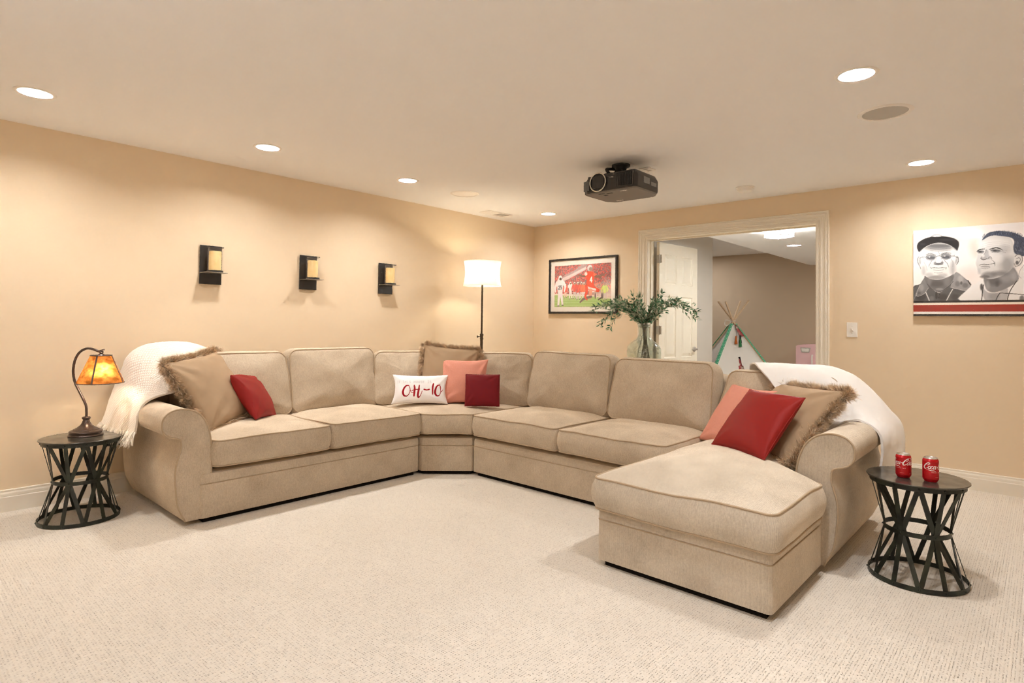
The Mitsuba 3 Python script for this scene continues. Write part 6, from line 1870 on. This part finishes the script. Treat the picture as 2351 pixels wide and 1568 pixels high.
obj('front_panel', panel_mesh(cor[1], cor[0], gap=.66, n=40, seed=1), 'm_canvas', k, True)
obj('side_panel', panel_mesh(cor[2], cor[1], seed=2), 'm_canvas', k, True)
obj('back_panel', panel_mesh(cor[3], cor[2], seed=3), 'm_canvas', k, True)
obj('back_panel', panel_mesh(cor[0], cor[3], seed=4), 'm_canvas', k, True)
for c in cor:
    top = c + (AXC - c) * 1.0
    e = c + (AXC - c) * 1.235 + np.array([0, 0, .02 * rng.uniform(-1, 1)])
    obj('pole', tube([c, top, e], .0125, 10), 'm_wood_pole', k, True)
for c in cor:
    d = AXC - c
    V, F = [], []
    o2 = np.array([c[0] - AXC[0], c[1] - AXC[1], 0.9])
    o2 /= np.linalg.norm(o2)
    sdv = np.cross(d / np.linalg.norm(d), o2)
    n = 40
    uvs = []
    for i in range(n + 1):
        p = c + d * (.965 * i / n) + o2 * .016
        V += [p - sdv * .026, p + o2 * .004, p + sdv * .026]
        l = np.linalg.norm(d) * .965 * i / n
        uvs += [(0, l), (.028, l), (.056, l)]
    for i in range(n):
        for j in range(2):
            a_ = i * 3 + j
            F += [[a_, a_ + 1, a_ + 4], [a_, a_ + 4, a_ + 3]]
    obj('edge_binding', trimesh.Trimesh(np.array(V), np.array(F), process=False), 'm_green_trim', k, True, uv=np.array(uvs), label='green dotted binding')
obj('tie_cord', cat(tube([AXC + np.array([.034 * math.cos(q), .034 * math.sin(q), -.01 + .004 * q]) for q in np.linspace(0, 9, 40)], .006, 8),
                    tube(spline([AXC + np.array([*(-rgt * .03), 0]), AXC + np.array([*(-rgt * .10), .02]), AXC + np.array([*(-rgt * .12), -.05]), AXC + np.array([*(-rgt * .07), -.06]), AXC + np.array([*(-rgt * .03), -.01])], 8), .005, 8)), 'm_white', k, True)
fp = AXC - np.array([*(fwd * .12), 0])
fm = (cor[0] + cor[1]) / 2
fdir = fm - AXC
inner = []
tq = lambda s_, lat: AXC + fdir * s_ + (cor[0] - cor[1]) / np.linalg.norm(cor[0] - cor[1]) * lat
nf = np.cross(cor[0] - cor[1], fdir)
nf /= np.linalg.norm(nf)
if nf[:2] @ fwd > 0:
    nf = -nf
obj('top_patch', trimesh.Trimesh(np.array([tq(.05, .005) + nf * .02, tq(.05, .05) + nf * .02, tq(.17, .12) + nf * .02, tq(.19, .055) + nf * .02]), np.array([[0, 1, 2], [0, 2, 3]]), process=False), 'm_rosy', k, False, label='rose patterned patch')
pin = (cor[1] + cor[0]) / 2 * .55 + AXC * .45 + np.array([*(fwd * .30), -.1])
obj('lining', trimesh.Trimesh(np.array([tq(.40, 0) - nf * .05, tq(1.0, -.42) - nf * .05, tq(1.0, .42) - nf * .05]), np.array([[0, 1, 2]]), process=False), 'm_rosy', k, False, label='rose patterned cloth inside')
for lat, s0, c in ((-.02, .17, 'm_tassel_orange'), (.035, .20, 'm_tassel_green'), (.045, .16, 'm_black_matte')):
    p = tq(s0 + .05, lat) + nf * .035
    kk = obj('tassel', lathe([(0, .05), (.012, .045), (.016, .03), (.010, .02), (.024, -.07), (0, -.072)], 14, p), c, k, 40)
obj('tassel_string', tube([tq(.05, .01) + nf * .03, tq(.19, 0) + nf * .035], .003, 6), 'm_black_matte', k, True)

k = thing('toy_fridge', 'pink toy refrigerator against the playroom wall', 'toy fridge')
TX0, TX1, TY0, TY1, TH = 4.02, 4.335, -2.34, -1.935, .955
arc = [(TY0, 0), (TY1, 0), (TY1, TH - .035)] + [((TY0 + TY1) / 2 + (TY1 - TY0) / 2 * math.cos(q), TH - .035 + .035 * math.sin(q)) for q in np.linspace(0.1, PI - .1, 14)] + [(TY0, TH - .035)]
obj('cabinet', extrude(Polygon(arc), TX1 - TX0, M4(basis((0, 1, 0), (0, 0, 1), (1, 0, 0)), (TX0, 0, 0))), 'm_pink_paint', k, False)
arc2 = np.array(Polygon(arc).buffer(-.006).exterior.coords)
arc2 = [(a_, max(z, .42)) for a_, z in arc2]
obj('door', extrude(Polygon(arc2).buffer(0), .016, M4(basis((0, 1, 0), (0, 0, 1), (1, 0, 0)), (TX0 - .016, 0, 0))), 'm_pink_paint', k, False)
obj('lower_door', bx(TX0 - .016, TX0, TY0 + .006, TY1 - .006, .03, .41), 'm_pink_paint', k, False)
by = (TY0 + TY1) / 2 + .06
bdg = Polygon([(by - .055, TH - .125), (by + .055, TH - .125), (by + .075, TH - .05), (by - .075, TH - .05)])
obj('badge', extrude(bdg, .006, M4(basis((0, 1, 0), (0, 0, 1), (1, 0, 0)), (TX0 - .022, 0, 0))), 'm_grille', k, False, label='silver badge')
obj('badge_plate', extrude(bdg.buffer(-.014), .004, M4(basis((0, 1, 0), (0, 0, 1), (1, 0, 0)), (TX0 - .026, 0, 0))), 'm_white', k, False)
hy = by - .100
obj('handle', tube(spline([(TX0 - .018, hy, .79), (TX0 - .045, hy, .775), (TX0 - .045, hy, .62), (TX0 - .018, hy, .60)], 6), .011, 10), 'm_white', k, True, label='white handle')
obj('handle_tip', rbox(TX0 - .05, TX0 - .016, hy - .012, hy + .012, .545, .60, .006), 'm_grille', k, 30)
